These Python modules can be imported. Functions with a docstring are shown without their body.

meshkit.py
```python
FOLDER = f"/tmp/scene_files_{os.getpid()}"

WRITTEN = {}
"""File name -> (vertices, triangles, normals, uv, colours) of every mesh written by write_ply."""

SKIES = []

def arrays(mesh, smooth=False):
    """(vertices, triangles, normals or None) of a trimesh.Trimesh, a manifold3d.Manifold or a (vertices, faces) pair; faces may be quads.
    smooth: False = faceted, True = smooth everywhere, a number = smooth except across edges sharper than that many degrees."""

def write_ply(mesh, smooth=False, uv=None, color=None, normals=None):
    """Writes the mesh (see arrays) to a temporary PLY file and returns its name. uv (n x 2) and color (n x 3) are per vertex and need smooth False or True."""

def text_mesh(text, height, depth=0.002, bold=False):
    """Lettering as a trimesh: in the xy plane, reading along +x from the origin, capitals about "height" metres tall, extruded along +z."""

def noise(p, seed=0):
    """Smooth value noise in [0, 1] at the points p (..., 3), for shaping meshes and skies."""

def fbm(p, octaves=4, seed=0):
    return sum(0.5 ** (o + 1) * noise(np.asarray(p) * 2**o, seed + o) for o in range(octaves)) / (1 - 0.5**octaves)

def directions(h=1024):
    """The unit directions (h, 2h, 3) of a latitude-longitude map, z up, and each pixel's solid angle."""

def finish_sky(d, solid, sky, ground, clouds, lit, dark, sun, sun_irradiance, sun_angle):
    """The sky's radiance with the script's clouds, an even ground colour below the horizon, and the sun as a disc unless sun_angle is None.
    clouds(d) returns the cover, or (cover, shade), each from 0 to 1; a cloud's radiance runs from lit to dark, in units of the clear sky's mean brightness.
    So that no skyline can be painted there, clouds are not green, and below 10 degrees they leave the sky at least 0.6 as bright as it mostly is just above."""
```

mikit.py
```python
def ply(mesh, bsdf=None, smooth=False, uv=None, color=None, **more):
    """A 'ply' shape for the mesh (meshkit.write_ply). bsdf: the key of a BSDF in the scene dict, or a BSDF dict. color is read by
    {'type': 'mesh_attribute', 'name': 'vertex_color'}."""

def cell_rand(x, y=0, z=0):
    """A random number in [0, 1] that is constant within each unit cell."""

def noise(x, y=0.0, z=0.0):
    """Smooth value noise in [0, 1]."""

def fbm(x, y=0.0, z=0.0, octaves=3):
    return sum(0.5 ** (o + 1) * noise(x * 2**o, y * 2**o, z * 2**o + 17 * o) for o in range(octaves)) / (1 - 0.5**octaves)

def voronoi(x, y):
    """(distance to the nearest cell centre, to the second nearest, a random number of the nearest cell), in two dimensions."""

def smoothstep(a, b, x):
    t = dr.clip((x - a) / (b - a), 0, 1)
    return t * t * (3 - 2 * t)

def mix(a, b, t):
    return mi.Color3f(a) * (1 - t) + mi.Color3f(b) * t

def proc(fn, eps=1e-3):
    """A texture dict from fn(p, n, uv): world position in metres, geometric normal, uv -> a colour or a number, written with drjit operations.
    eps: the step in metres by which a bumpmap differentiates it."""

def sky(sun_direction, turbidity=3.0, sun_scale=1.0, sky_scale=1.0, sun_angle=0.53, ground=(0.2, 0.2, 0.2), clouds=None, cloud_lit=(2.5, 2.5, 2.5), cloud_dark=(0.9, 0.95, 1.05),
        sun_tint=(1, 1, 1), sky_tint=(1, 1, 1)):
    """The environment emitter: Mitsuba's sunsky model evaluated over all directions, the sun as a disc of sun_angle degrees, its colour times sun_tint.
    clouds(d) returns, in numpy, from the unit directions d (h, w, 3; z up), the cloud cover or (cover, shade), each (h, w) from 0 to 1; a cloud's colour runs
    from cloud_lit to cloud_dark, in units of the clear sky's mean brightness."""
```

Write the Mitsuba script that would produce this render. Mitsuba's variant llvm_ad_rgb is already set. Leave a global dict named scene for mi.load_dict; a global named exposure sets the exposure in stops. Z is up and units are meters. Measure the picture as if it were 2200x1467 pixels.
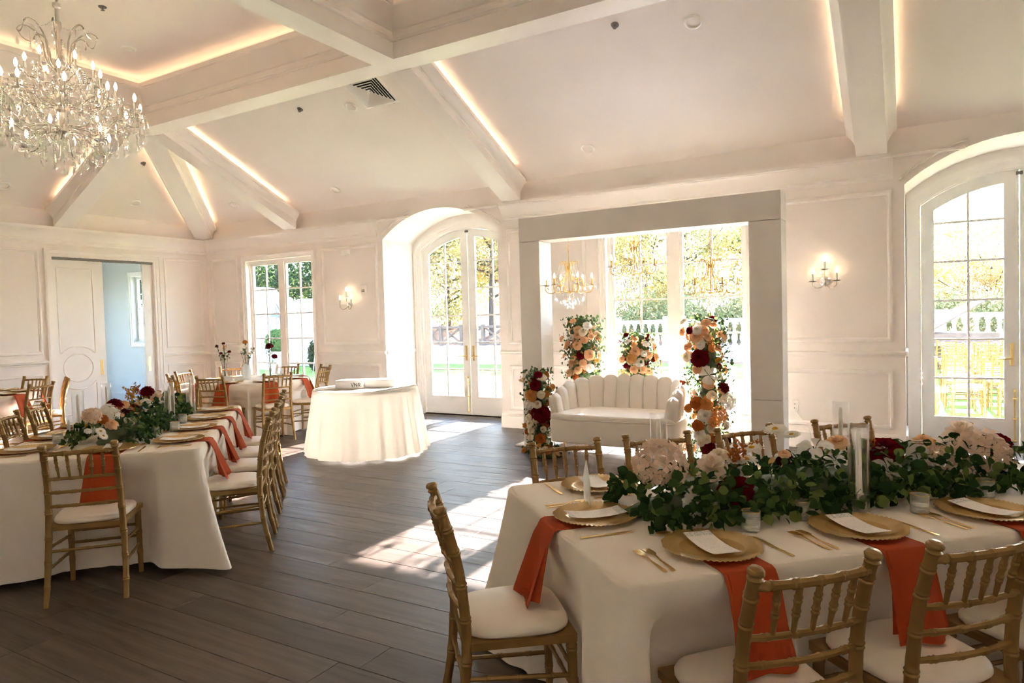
import math
import numpy as np, trimesh
import drjit as dr, mitsuba as mi
import shapely.geometry as sg
import mikit, meshkit
from mikit import proc, noise, fbm, mix, smoothstep, cell_rand

T = mi.ScalarTransform4f
rng = np.random.default_rng(11)
scene, labels = {}, {}

# ---------------------------------------------------------------- camera, sky, sun, exposure
YAW, PITCH, ROLL = 0.5303, -0.0344, -0.0275
_f = np.array([-math.sin(YAW) * math.cos(PITCH), math.cos(YAW) * math.cos(PITCH), math.sin(PITCH)])
_r = np.array([math.cos(YAW), math.sin(YAW), 0.0])
_u = np.cross(_r, _f)
_up = -_r * math.sin(ROLL) + _u * math.cos(ROLL)
EYE = np.array([0.0, 0.0, 1.55])
scene['camera'] = {'type': 'perspective', 'fov': math.degrees(2 * math.atan(1100 / 1466.67)), 'fov_axis': 'x', 'near_clip': 0.05, 'far_clip': 500.0,
                   'to_world': T().look_at(origin=EYE.tolist(), target=(EYE + _f).tolist(), up=_up.tolist())}
SUN = (-0.025, 1.0, 0.505)
scene['sky'] = mikit.sky(SUN, turbidity=3.5, sun_scale=0.85, sky_scale=0.9, ground=(0.25, 0.27, 0.18), sun_tint=(0.86, 1.0, 1.5), sky_tint=(0.93, 0.95, 1.02))
exposure = 6.6

# ---------------------------------------------------------------- materials
def pr(c, rough=0.5, metal=0.0, spec=0.5, **k):
    c = {'type': 'rgb', 'value': list(c)} if not isinstance(c, dict) else c
    return {'type': 'principled', 'base_color': c, 'roughness': rough, 'metallic': metal, 'specular': spec, **k}

def two(b): return {'type': 'twosided', 'bsdf': b}

def mat(name, b):
    scene[name] = b
    return name

def thin(c, rough=0.6, diff=0.8, spec=0.3):
    return {'type': 'principledthin', 'base_color': {'type': 'rgb', 'value': list(c)} if not isinstance(c, dict) else c, 'roughness': rough, 'diff_trans': diff, 'spec_trans': 0.0, 'eta': 1.4}

def plaster(c, amp=0.02, s=3.0):
    a, b = [x * (1 - amp) for x in c], [x * (1 + amp) for x in c]
    return proc(lambda p, n, uv: mix(a, b, fbm(p.x * s, p.y * s, p.z * s)))

mat('paint_wall', two(pr(plaster((.81, .768, .730)), .42, spec=.4)))
mat('paint_ceiling', two(pr(plaster((.81, .768, .730), .012, 1.5), .6, spec=.25)))
mat('paint_trim', two(pr(plaster((.83, .795, .76)), .36, spec=.45)))
mat('paint_door', two(pr(plaster((.80, .785, .755)), .34, spec=.45)))
mat('paint_unlit_grey', two(pr(plaster((.62, .62, .61)), .5, spec=.35)))  # side room walls: their unlit look is put into the colour as grey
mat('paint_portal_shaded', two(pr(plaster((.74, .715, .675)), .5, spec=.3)))  # same paint as the walls, darkened for the shadow the portal stands in
mat('led', two({'type': 'diffuse', 'reflectance': {'type': 'rgb', 'value': [.9, .8, .6]}}))
def wood(tone, sh):
    ta, tb = [x * .62 for x in tone], [x * 1.45 for x in tone]
    def f(p, n, uv):
        r = dr.floor(p.y / .22)
        k = cell_rand(r, 3)
        g = fbm(p.x * 1.7 + sh * 7 + k * 31, p.y * 26 + sh, k * 9, 4)
        fine = noise(p.x * 9 + sh, p.y * 190, 3)
        ring = .5 + .5 * dr.sin((p.y * 60 + fbm(p.x * 1.3 + k * 17, p.y * 5, sh, 3) * 14))
        w = noise(p.x * .9, p.y * .9, 5)
        return mix(ta, tb, dr.clip(g * .62 + ring * .2 + fine * .28 - .05, 0, 1)) * (0.85 + .3 * w)
    return f
for i, tn in enumerate(((.058, .042, .032), (.066, .048, .037), (.051, .037, .029), (.073, .054, .042))):
    mat(f'oak_{i}', two(pr(proc(wood(tn, i)), proc(lambda p, n, uv: .34 + .16 * fbm(p.x * 3, p.y * 30, 2.)), spec=.5)))
mat('joint_dark', {'type': 'diffuse', 'reflectance': {'type': 'rgb', 'value': [.018, .013, .010]}})
def cloth(c, amp=.04, bump=None):
    a, b = [x * (1 - amp) for x in c], [x * (1 + amp) for x in c]
    return proc(lambda p, n, uv: mix(a, b, noise(p.x * 300, p.y * 300, p.z * 300) * .5 + .5 * noise(p.x * 4, p.y * 4, p.z * 4)))
mat('linen', two(pr(cloth((.74, .675, .585)), .85, spec=.15, sheen=.25)))
mat('linen_sheer', thin((.90, .87, .79), .8, 1.15))
mat('rust_cloth', two(pr(cloth((.37, .060, .018), .08), .85, spec=.15, sheen=.3)))
mat('chair_gold', two(pr(proc(lambda p, n, uv: mix((.22, .125, .034), (.31, .185, .062), fbm(p.x * 14, p.y * 14, p.z * 9))), .36, .45, spec=.5)))
mat('seat_vinyl', two(pr((.78, .70, .60), .38, spec=.45)))
mat('charger_gold', two(pr((.50, .30, .085), .40, .55, spec=.6)))
mat('charger_rim', two(pr((.58, .39, .15), .26, .6, spec=.8)))
mat('gilt', two(pr((.80, .56, .22), .24, 1.0)))
mat('brass', two(pr((.80, .62, .30), .25, 1.0)))
mat('chrome', two(pr((.72, .70, .68), .16, 1.0)))
mat('steel_dark', two(pr((.20, .19, .18), .35, .8)))
mat('black', two(pr((.02, .018, .018), .35)))
mat('wax', two(pr((.86, .83, .77), .5, spec=.4)))
mat('plastic_white', two(pr((.84, .83, .80), .35)))
mat('glass_sheet', {'type': 'thindielectric', 'int_ior': 1.5})
mat('pane_glass', {'type': 'thindielectric', 'int_ior': 1.45})
mat('crystal', {'type': 'dielectric', 'int_ior': 1.6})
mat('frost', {'type': 'principledthin', 'base_color': {'type': 'rgb', 'value': [.90, .90, .87]}, 'roughness': .35, 'diff_trans': .9, 'spec_trans': .35, 'eta': 1.4})
mat('cut_glass', {'type': 'principledthin', 'base_color': {'type': 'rgb', 'value': [.95, .95, .93]}, 'roughness': .12, 'diff_trans': .3, 'spec_trans': .86, 'eta': 1.5})
mat('glint', two(pr((.95, .92, .87), .06, 1.0)))
mat('velvet', two(pr(cloth((.80, .755, .69), .03), .75, spec=.2, sheen=.5)))
mat('bulb_glow', {'type': 'diffuse', 'reflectance': {'type': 'rgb', 'value': [.9, .85, .75]}})
def menu_f(p, n, uv):
    g = (fbm(uv.x * 40, uv.y * 60) > .52) & ((uv.y > .86) | (uv.y < .08))
    ln = (noise(uv.x * 60, dr.floor(uv.y * 26) * 7.) > .55) & (dr.abs(uv.y - .45) < .3) & (dr.abs(uv.x - .5) < .3) & (uv.y * 26 - dr.floor(uv.y * 26) < .35)
    return dr.select(g, mix((.33, .40, .37), (.5, .56, .52), noise(uv.x * 90, uv.y * 120)), dr.select(ln, mi.Color3f(.60, .57, .55), mi.Color3f(.83, .78, .73)))
mat('menu_print', two(pr(proc(menu_f), .6, spec=.2)))
mat('leaf_deep', thin((.022, .048, .018), .42, .5))
mat('leaf_mid', thin((.048, .085, .026), .45, .6))
mat('leaf_pale', thin((.15, .20, .06), .5, .7))
mat('leaf_sage', thin((.09, .135, .08), .5, .6))
mat('stem_green', two(pr((.05, .075, .03), .6)))
PET = {'w': (.86, .83, .76), 'i': (.86, .78, .62), 'p': (.83, .56, .33), 'a': (.66, .33, .10), 'r': (.50, .16, .035), 'b': (.13, .006, .012), 'py': (.86, .74, .62),
       'pk': (.76, .58, .44), 'y': (.62, .35, .04), 'd': (.86, .82, .74)}
for k, c in PET.items():
    mat('petal_' + k, thin(c, .6, .75 if k not in 'b' else .35))
mat('foliage_green', thin((.14, .21, .075), .6, 1.0))
mat('foliage_dark', thin((.030, .055, .028), .6, .7))
mat('foliage_gold', thin((.56, .47, .20), .6, 1.2))
mat('foliage_amber', thin((.47, .37, .20), .6, 1.1))
mat('foliage_olive', thin((.32, .33, .17), .6, 1.1))
mat('bark', two(pr(proc(lambda p, n, uv: mix((.06, .048, .04), (.16, .13, .11), fbm(p.x * 9, p.y * 9, p.z * 2.5))), .9, spec=.1)))
mat('lawn_green', two(pr(proc(lambda p, n, uv: mix((.10, .17, .035), (.22, .30, .085), fbm(p.x * 2.2, p.y * 2.2, 1., 4))), .9, spec=.1)))
mat('litter_red', two(pr(proc(lambda p, n, uv: mix((.14, .075, .055), (.30, .18, .13), fbm(p.x * 3, p.y * 3, p.z * 3, 4))), .95, spec=.1)))
mat('stucco', two(pr(plaster((.80, .80, .78), .03, 2.), .8, spec=.2)))
mat('stone_white', two(pr(plaster((.74, .74, .73), .05, 4.), .7, spec=.2)))
mat('fence_brown', two(pr(proc(lambda p, n, uv: mix((.10, .07, .06), (.19, .14, .12), fbm(p.x * 5, p.y * 5, p.z * 5))), .7, spec=.3)))

# ---------------------------------------------------------------- helpers
def key_of(name):
    if name not in scene and name not in labels: return name
    i = 1
    while f'{name}_{i:03d}' in scene or f'{name}_{i:03d}' in labels: i += 1
    return f'{name}_{i:03d}'
_count = {}
def numbered(name):
    n = _count.get(name, 0); _count[name] = n + 1
    return name if n == 0 else f'{name}_{n:03d}'

def M4(loc=(0, 0, 0), rz=0.0, s=1.0, rx=0.0, ry=0.0):
    cz, sz, cx, sx, cy, sy = math.cos(rz), math.sin(rz), math.cos(rx), math.sin(rx), math.cos(ry), math.sin(ry)
    Rz = np.array([[cz, -sz, 0], [sz, cz, 0], [0, 0, 1]]); Rx = np.array([[1, 0, 0], [0, cx, -sx], [0, sx, cx]]); Ry = np.array([[cy, 0, sy], [0, 1, 0], [-sy, 0, cy]])
    m = np.eye(4); m[:3, :3] = Rz @ Ry @ Rx * s; m[:3, 3] = loc
    return m
def frame(loc, z, roll=0.0, s=1.0):
    """matrix whose z axis points along z"""
    z = np.asarray(z, float); z = z / np.linalg.norm(z)
    x = np.cross([0, 0, 1.0] if abs(z[2]) < .95 else [1.0, 0, 0], z); x /= np.linalg.norm(x); y = np.cross(z, x)
    c, q = math.cos(roll), math.sin(roll)
    m = np.eye(4); m[:3, 0] = (x * c + y * q) * s; m[:3, 1] = (-x * q + y * c) * s; m[:3, 2] = z * s; m[:3, 3] = loc
    return m

def mv(mesh, m):
    v, f = mesh
    return v @ m[:3, :3].T + m[:3, 3], f
def join(ms):
    V, F, n = [], [], 0
    for v, f in ms:
        V.append(v); F.append(np.asarray(f) + n); n += len(v)
    return np.vstack(V), np.vstack(F)
def tm(m): return np.array(m.vertices), np.array(m.faces)
def q2t(q):
    q = np.asarray(q)
    return np.vstack([q[:, [0, 1, 2]], q[:, [0, 2, 3]]])

def solid(mesh, mat_, smooth=False, emit=None, uv=None, w=None):
    """shape dict; faces given as triangles"""
    if emit is not None:
        t = trimesh.Trimesh(mesh[0], mesh[1], process=False)
        if t.volume < 0: mesh = (mesh[0], np.asarray(mesh[1])[:, ::-1])
    d = mikit.ply(mesh, mat_, smooth, uv=uv)
    if emit is not None:
        d['emitter'] = {'type': 'area', 'radiance': {'type': 'rgb', 'value': list(emit)}}
        if w is not None: d['emitter']['sampling_weight'] = w
    return d
def put(name, shape, parent=None, m=None, label=None):
    k = numbered((parent + '__' if parent else '') + name)
    scene[k] = {**shape, 'to_world': T(m)} if m is not None else shape
    if label: labels[k] = {'label': label}
    return k
def thing(name, label, cat, group=None):
    k = numbered(name); labels[k] = {'label': label, 'category': cat}
    if group: labels[k]['group'] = group
    return k
def struct(name, shape=None, m=None):
    k = numbered(name); labels[k] = {'kind': 'structure'}
    if shape is not None: scene[k] = {**shape, 'to_world': T(m)} if m is not None else shape
    return k

BOXF = q2t([[0, 1, 3, 2], [4, 6, 7, 5], [0, 4, 5, 1], [2, 3, 7, 6], [0, 2, 6, 4], [1, 5, 7, 3]])
def box(x0, x1, y0, y1, z0, z1, b=0.0):
    if not b:
        return np.array([[x, y, z] for x in (x0, x1) for y in (y0, y1) for z in (z0, z1)], float), BOXF
    P = []
    for x, sx in ((x0, 1), (x1, -1)):
        for y, sy in ((y0, 1), (y1, -1)):
            for z, sz in ((z0, 1), (z1, -1)):
                P += [(x + sx * b, y + sy * b, z), (x + sx * b, y, z + sz * b), (x, y + sy * b, z + sz * b)]
    return tm(trimesh.convex.convex_hull(np.array(P)))
def loft(rings, cap=True, closed=True):
    """rings: (k, n, 3)"""
    R = np.asarray(rings, float); k, n = R.shape[:2]
    i, j = np.meshgrid(np.arange(k - 1), np.arange(n if closed else n - 1), indexing='ij')
    j2 = (j + 1) % n
    F = q2t(np.stack([i * n + j, i * n + j2, (i + 1) * n + j2, (i + 1) * n + j], -1).reshape(-1, 4))
    V = R.reshape(-1, 3)
    if cap:
        c0, c1 = len(V), len(V) + 1
        V = np.vstack([V, R[0].mean(0), R[-1].mean(0)])
        a = np.arange(n); b = (a + 1) % n
        F = np.vstack([F, np.stack([b, a, a * 0 + c0], 1), np.stack([(k - 1) * n + a, (k - 1) * n + b, a * 0 + c1], 1)])
    return V, F
def lathe(prof, n=16, cap=True, wob=None):
    a = np.arange(n) * 2 * np.pi / n
    return loft([np.stack([r * np.cos(a), r * np.sin(a), a * 0 + z], 1) for r, z in prof], cap)
def tube(path, r, n=8, cap=True):
    p = np.asarray(path, float); r = np.broadcast_to(r, (len(p),))
    t = np.gradient(p, axis=0); t /= np.linalg.norm(t, axis=1, keepdims=True) + 1e-12
    a = np.arange(n) * 2 * np.pi / n
    x = np.cross([0, 0, 1.0] if abs(t[0][2]) < .9 else [1.0, 0, 0], t[0]); x /= np.linalg.norm(x)
    rings = []
    for i in range(len(p)):
        x = x - t[i] * (x @ t[i]); x /= np.linalg.norm(x) + 1e-12; y = np.cross(t[i], x)
        rings.append(p[i] + r[i] * (np.cos(a)[:, None] * x + np.sin(a)[:, None] * y))
    return loft(rings, cap)
def run(prof, A, B, out, up=(0, 0, 1)):
    """closed profile [(out, up)] swept straight from A to B"""
    A, B, out, up = (np.asarray(v, float) for v in (A, B, out, up))
    q = np.array([[o, z] for o, z in prof])
    off = q[:, :1] * out + q[:, 1:] * up
    return loft([A + off, B + off])
def ring_frame(o, ux, uy, un, w, h, prof, arcs=None):
    """mitred rectangular moulding; prof: [(inset from the rectangle's edge, height along un)]"""
    o, ux, uy, un = (np.asarray(v, float) for v in (o, ux, uy, un))
    R = []
    for i, z in prof:
        R.append([o + ux * x + uy * y + un * z for x, y in ((i, i), (w - i, i), (w - i, h - i), (i, h - i))])
    return loft(R, cap=False)
def plate(poly, m, t):
    """shapely polygon extruded by t; m maps local (x, y, z) to the world"""
    return mv(tm(trimesh.creation.extrude_polygon(poly, t)), m)
XZ = lambda y: np.array([[1, 0, 0, 0], [0, 0, 1, y], [0, 1, 0, 0], [0, 0, 0, 1.0]])   # polygon in x,z; thickness towards +y
YZ = lambda x: np.array([[0, 0, 1, x], [1, 0, 0, 0], [0, 1, 0, 0], [0, 0, 0, 1.0]])   # polygon in y,z; thickness towards +x
def arc_pts(cx, cz, R, a0, a1, n=16):
    t = np.linspace(a0, a1, n); return [(cx + R * math.cos(a), cz + R * math.sin(a)) for a in t]

# ================================================================ the room
YB, YS, XL, XR = 8.287, -1.29, -11.51, 6.41          # back, south, left, right wall faces
ZT = 3.42                                             # where the sloped ceiling starts
YN = 9.06                                             # back of the door niches
DOORC = (-6.11, 1.0)                                  # centres of the two French doors
PW, PC, PT, PD = 'paint_wall', 'paint_ceiling', 'paint_trim', 'paint_door'

# ---- floor: every plank a piece
struct('floor', solid(box(XL - 4.2, XR + .1, YS - .1, 9.4, -.16, -.004), 'joint_dark'))
def _area(x0, x1, y0, y1):
    q = []
    for x, y in ((x0, y0), (x1, y0), (x1, y1), (x0, y1)):
        d = np.array([x, y, 0]) - EYE
        zz = d @ _f
        if zz < .3: return 0 if zz < -2 else 1e3 if abs(x) < 3 and y > .5 else 0
        q.append((1100 + 1466.67 * (d @ np.cross(_f, _up)) / zz, 733 - 1466.67 * (d @ _up) / zz))
    P = sg.Polygon(q)
    return P.intersection(sg.box(0, 0, 2200, 1467)).area if P.is_valid else 0
planks = []
y = YS
while y < 9.2:
    x = XL - rng.uniform(0, 1.6)
    if y + .22 > 2.5 and y < YB: x -= 4.2
    while x < XR:
        L = rng.uniform(1.25, 2.2)
        if y < YB or any(abs((x + L / 2) - c) < 2.2 for c in DOORC):
            planks.append((x, min(x + L, XR + .05), y, y + .22))
        x += L
    y += .22
planks.sort(key=lambda b: -_area(*b))
rest = []
for i, (x0, x1, y0, y1) in enumerate(planks):
    dz = rng.uniform(-.0006, 0)
    m = box(x0 + .0012, x1 - .0012, y0 + .0012, y1 - .0012, -.012, dz, .0014) if i < 300 else box(x0 + .001, x1 - .001, y0 + .001, y1 - .001, -.012, dz)
    if i < 300: put('plank', solid(m, f'oak_{rng.integers(4)}'), 'floor')
    else: rest.append(m)
labels[put('plank_field', solid(join(rest), 'oak_1'), 'floor')] = {'kind': 'stuff'}

# ---- back wall with niches and windows
def niche_hole(c):
    R = (1.06 ** 2 + .39 ** 2) / (2 * .39); a = math.asin(1.06 / R)
    return [(c + 1.06, 2.83)] + arc_pts(c, 3.22 - R, R, math.pi / 2 - a, math.pi / 2 + a, 25)[1:-1] + [(c - 1.06, 2.83)]
WIN = [(-10.40, -8.74), (-3.42, -1.66), (3.64, 5.30)]
wall = sg.Polygon([(XL - .2, 0), (XR + .2, 0), (XR + .2, ZT + .12), (XL - .2, ZT + .12)])
for c in DOORC: wall = wall.difference(sg.Polygon([(c - 1.06, -.1), (c + 1.06, -.1)] + niche_hole(c)))
for a, b in WIN: wall = wall.difference(sg.box(a, .36, b, 2.70))
struct('wall_back', solid(plate(wall, XZ(YB), .14), PW))
def door_arc(c, R, n=25):
    a = math.asin(min(1, .91 / 1.53)); k = R / 1.53
    hw = {1.53: .91}.get(R)
    return arc_pts(c, 1.46, R, math.pi / 2 - a, math.pi / 2 + a, n)
for c in DOORC:
    ms = [box(c - 1.2, c - 1.06, YB + .12, YN + .2, 0, 3.3), box(c + 1.06, c + 1.2, YB + .12, YN + .2, 0, 3.3)]
    R = (1.06 ** 2 + .39 ** 2) / (2 * .39); a = math.asin(1.06 / R)
    sof = sg.Polygon(arc_pts(c, 3.22 - R, R, math.pi / 2 - a, math.pi / 2 + a, 25) + [(c - 1.06, 3.4), (c + 1.06, 3.4)])
    ms.append(plate(sof, XZ(YB + .14), YN + .2 - YB - .14))
    hole = sg.Polygon([(c + .91, -.1)] + [(c + .91, 2.69)] + door_arc(c, 1.53)[1:-1] + [(c - .91, 2.69), (c - .91, -.1)])
    ms.append(plate(sg.box(c - 1.06, 0, c + 1.06, 3.3).difference(hole), XZ(YN), .16))
    put('door_niche', solid(join(ms), PW, 30), 'wall_back')
    outer = sg.Polygon([(c + 1.045, 0)] + [(c + 1.045, 2.74)] + arc_pts(c, 1.46, 1.665, math.pi / 2 - .676, math.pi / 2 + .676, 25)[1:-1] + [(c - 1.045, 2.74), (c - 1.045, 0)])
    cas = join([plate(outer.difference(hole.buffer(w)).intersection(sg.box(c - 2, 0, c + 2, 4)), XZ(YN - t), .03) for w, t in ((.015, .018), (.055, .026), (.09, .036))])
    put('door_casing', solid(cas, PT, 30), 'wall_back')
    put('jamb_rail', solid(join([box(c - 1.06, c - 1.035, YB + .02, YN - .03, 1.03, 1.085, .006), box(c + 1.035, c + 1.06, YB + .02, YN - .03, 1.03, 1.085, .006)]), PT), 'wall_back')
    put('niche_base', solid(join([box(c - 1.06, c - 1.04, YB, YN - .03, 0, .19, .004), box(c + 1.04, c + 1.06, YB, YN - .03, 0, .19, .004)]), PT), 'wall_back')

PANEL = [(0, 0), (0, .014), (.012, .021), (.03, .020), (.038, .010), (.05, .008), (.052, 0)]
def panel_b(x0, x1, z0, z1): put('panel_molding', solid(ring_frame((x0, YB, z0), (1, 0, 0), (0, 0, 1), (0, -1, 0), x1 - x0, z1 - z0, PANEL), PT, 25), 'wall_back')
for x0, x1 in ((-11.37, -10.62), (-8.5, -7.28), (-4.9, -3.70), (-1.40, -.17), (2.18, 3.40), (5.5, 6.28)):
    panel_b(x0, x1, 1.185, 2.79); panel_b(x0, x1, .25, .885)

# ---- left wall with the sliding-door opening, right and south walls with windows
lw = sg.Polygon([(YS - .2, 0), (YB + .1, 0), (YB + .1, ZT + .12), (YS - .2, ZT + .12)]).difference(sg.box(5.58, -.1, 7.22, 2.70))
struct('wall_left', solid(plate(lw, YZ(XL - .14), .14), PW))
def panel_l(y0, y1, z0, z1): put('panel_molding', solid(ring_frame((XL, y0, z0), (0, 1, 0), (0, 0, 1), (1, 0, 0), y1 - y0, z1 - z0, PANEL), PT, 25), 'wall_left')
for y0, y1 in ((3.75, 5.40), (7.42, 8.17), (1.9, 3.55), (0.1, 1.7)):
    panel_l(y0, y1, 1.185, 2.79); panel_l(y0, y1, .25, .885)
struct('wall_south', solid(plate(sg.box(XL - .2, 0, XR + .2, ZT + .12), XZ(YS - .14), .14), PW))
struct('wall_right', solid(plate(sg.box(YS - .2, 0, YB + .1, ZT + .12), YZ(XR), .14), PW))

# ---- crown, chair rail, baseboard
CROWN = [(0, 2.895), (.016, 2.895), (.016, 2.922), (.028, 2.93), (.028, 2.955), (.036, 2.962), (.044, 2.99), (.062, 3.03), (.09, 3.075), (.115, 3.098), (.115, 3.108), (.128, 3.112), (.128, 3.15), (0, 3.165)]
RAIL = [(0, 1.02), (.012, 1.022), (.016, 1.04), (.032, 1.055), (.034, 1.075), (.022, 1.085), (0, 1.088)]
BASE = [(0, 0), (.034, 0), (.034, .018), (.022, .022), (.022, .165), (.026, .17), (.016, .19), (.008, .2), (0, .2)]
def moulding(name, prof, segs, mt=PT):
    k = struct(name, solid(join([run([(o, z) for o, z in prof], (a[0], a[1], 0), (b[0], b[1], 0), out) for a, b, out in segs]), mt, 28)); return k
S_, N_, E_, W_ = (0, -1, 0), (0, 1, 0), (1, 0, 0), (-1, 0, 0)
nl = [(XL, c - s * 1.17) for c, s in ((DOORC[0], 1),)][0]
moulding('trim_1', CROWN, [((XL, YB), (-7.27, YB), S_), ((-4.95, YB), (-.16, YB), S_), ((2.16, YB), (XR, YB), S_)])
moulding('trim_2', CROWN, [((XL, YS), (XL, YB), E_)])
moulding('trim_3', CROWN, [((XL, YS), (XR, YS), N_), ((XR, YS), (XR, YB), W_)])
put('arch_fillet', solid(join([box(a, b, YB - .035, YB, 3.118, 3.15, .004) for a, b in ((-7.27, -6.62), (-5.6, -4.95), (-.16, .47), (1.53, 2.16))]), PT), 'trim_1')
put('spandrel_bead', solid(join([tube([(c + s * 1.10 * math.sin(t) / math.sin(.7), YB - .004, 1.62 + 1.665 * math.cos(t)) for t in np.linspace(.30, .705, 14)], .012, 6) for c in DOORC for s in (-1, 1)]), PT, True), 'trim_1')
rails = [((XL, YB), (-10.49, YB), S_), ((-8.64, YB), (-7.17, YB), S_), ((-5.05, YB), (-3.53, YB), S_), ((-1.55, YB), (-.06, YB), S_), ((2.06, YB), (3.53, YB), S_), ((5.4, YB), (XR, YB), S_),
         ((XL, 7.36), (XL, YB), E_), ((XL, YS), (XL, 5.46), E_)]
moulding('trim_4', RAIL, rails)
moulding('baseboard_back', BASE, [((XL, YB), (-7.17, YB), S_), ((-5.05, YB), (-.06, YB), S_), ((2.06, YB), (XR, YB), S_)])
moulding('baseboard_left', BASE, [((XL, 7.36), (XL, YB), E_), ((XL, YS), (XL, 5.46), E_)])
moulding('baseboard_right', BASE, [((XL, YS), (XR, YS), N_), ((XR, YS), (XR, YB), W_)])

# ---- ceiling: slopes, beams, trays
RO = (-9.25, 4.15, 1.13, 5.87)      # ring beam, outer x0 x1 y0 y1
SL = (4.575 - ZT)
c4 = [np.array(p, float) for p in ((XL, YS, ZT), (XR, YS, ZT), (XR, YB, ZT), (XL, YB, ZT))]
r4 = [np.array(p, float) for p in ((RO[0], RO[2], 4.575), (RO[1], RO[2], 4.575), (RO[1], RO[3], 4.575), (RO[0], RO[3], 4.575))]
V = np.array(c4 + r4); F = []
for i in range(4): j = (i + 1) % 4; F += [[i, j, 4 + j], [i, 4 + j, 4 + i]]
tray = box(RO[0], RO[1], RO[2], RO[3], 4.88, 5.1)
struct('ceiling', solid(join([(V, np.array(F)), tray]), PC))
BX = [(-9.25, -8.93), (-4.88, -4.59), (-.5, -.21), (3.85, 4.15)]
ZB = 4.245
for a, b in BX: put('ring_beam', solid(box(a, b, 1.13, 5.87, ZB, 4.98), PT), 'ceiling')
for a, b in ((1.13, 1.43), (5.57, 5.87)): put('ring_beam', solid(box(-9.25, 4.15, a, b, ZB + .0004, 4.98), PT), 'ceiling')
TR = [(0, 4.415), (.010, 4.42), (.010, 4.438), (.018, 4.445), (.018, 4.475), (.012, 4.482), (.012, 4.512), (.03, 4.52), (.05, 4.57), (.085, 4.66), (.118, 4.71), (.118, 4.722), (.13, 4.727), (.13, 4.785), (.11, 4.785), (.11, 4.755), (.0, 4.735)]
LED = (0.095, 0.064, 0.042)
LED2 = (0.055, 0.037, 0.025)
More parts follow.
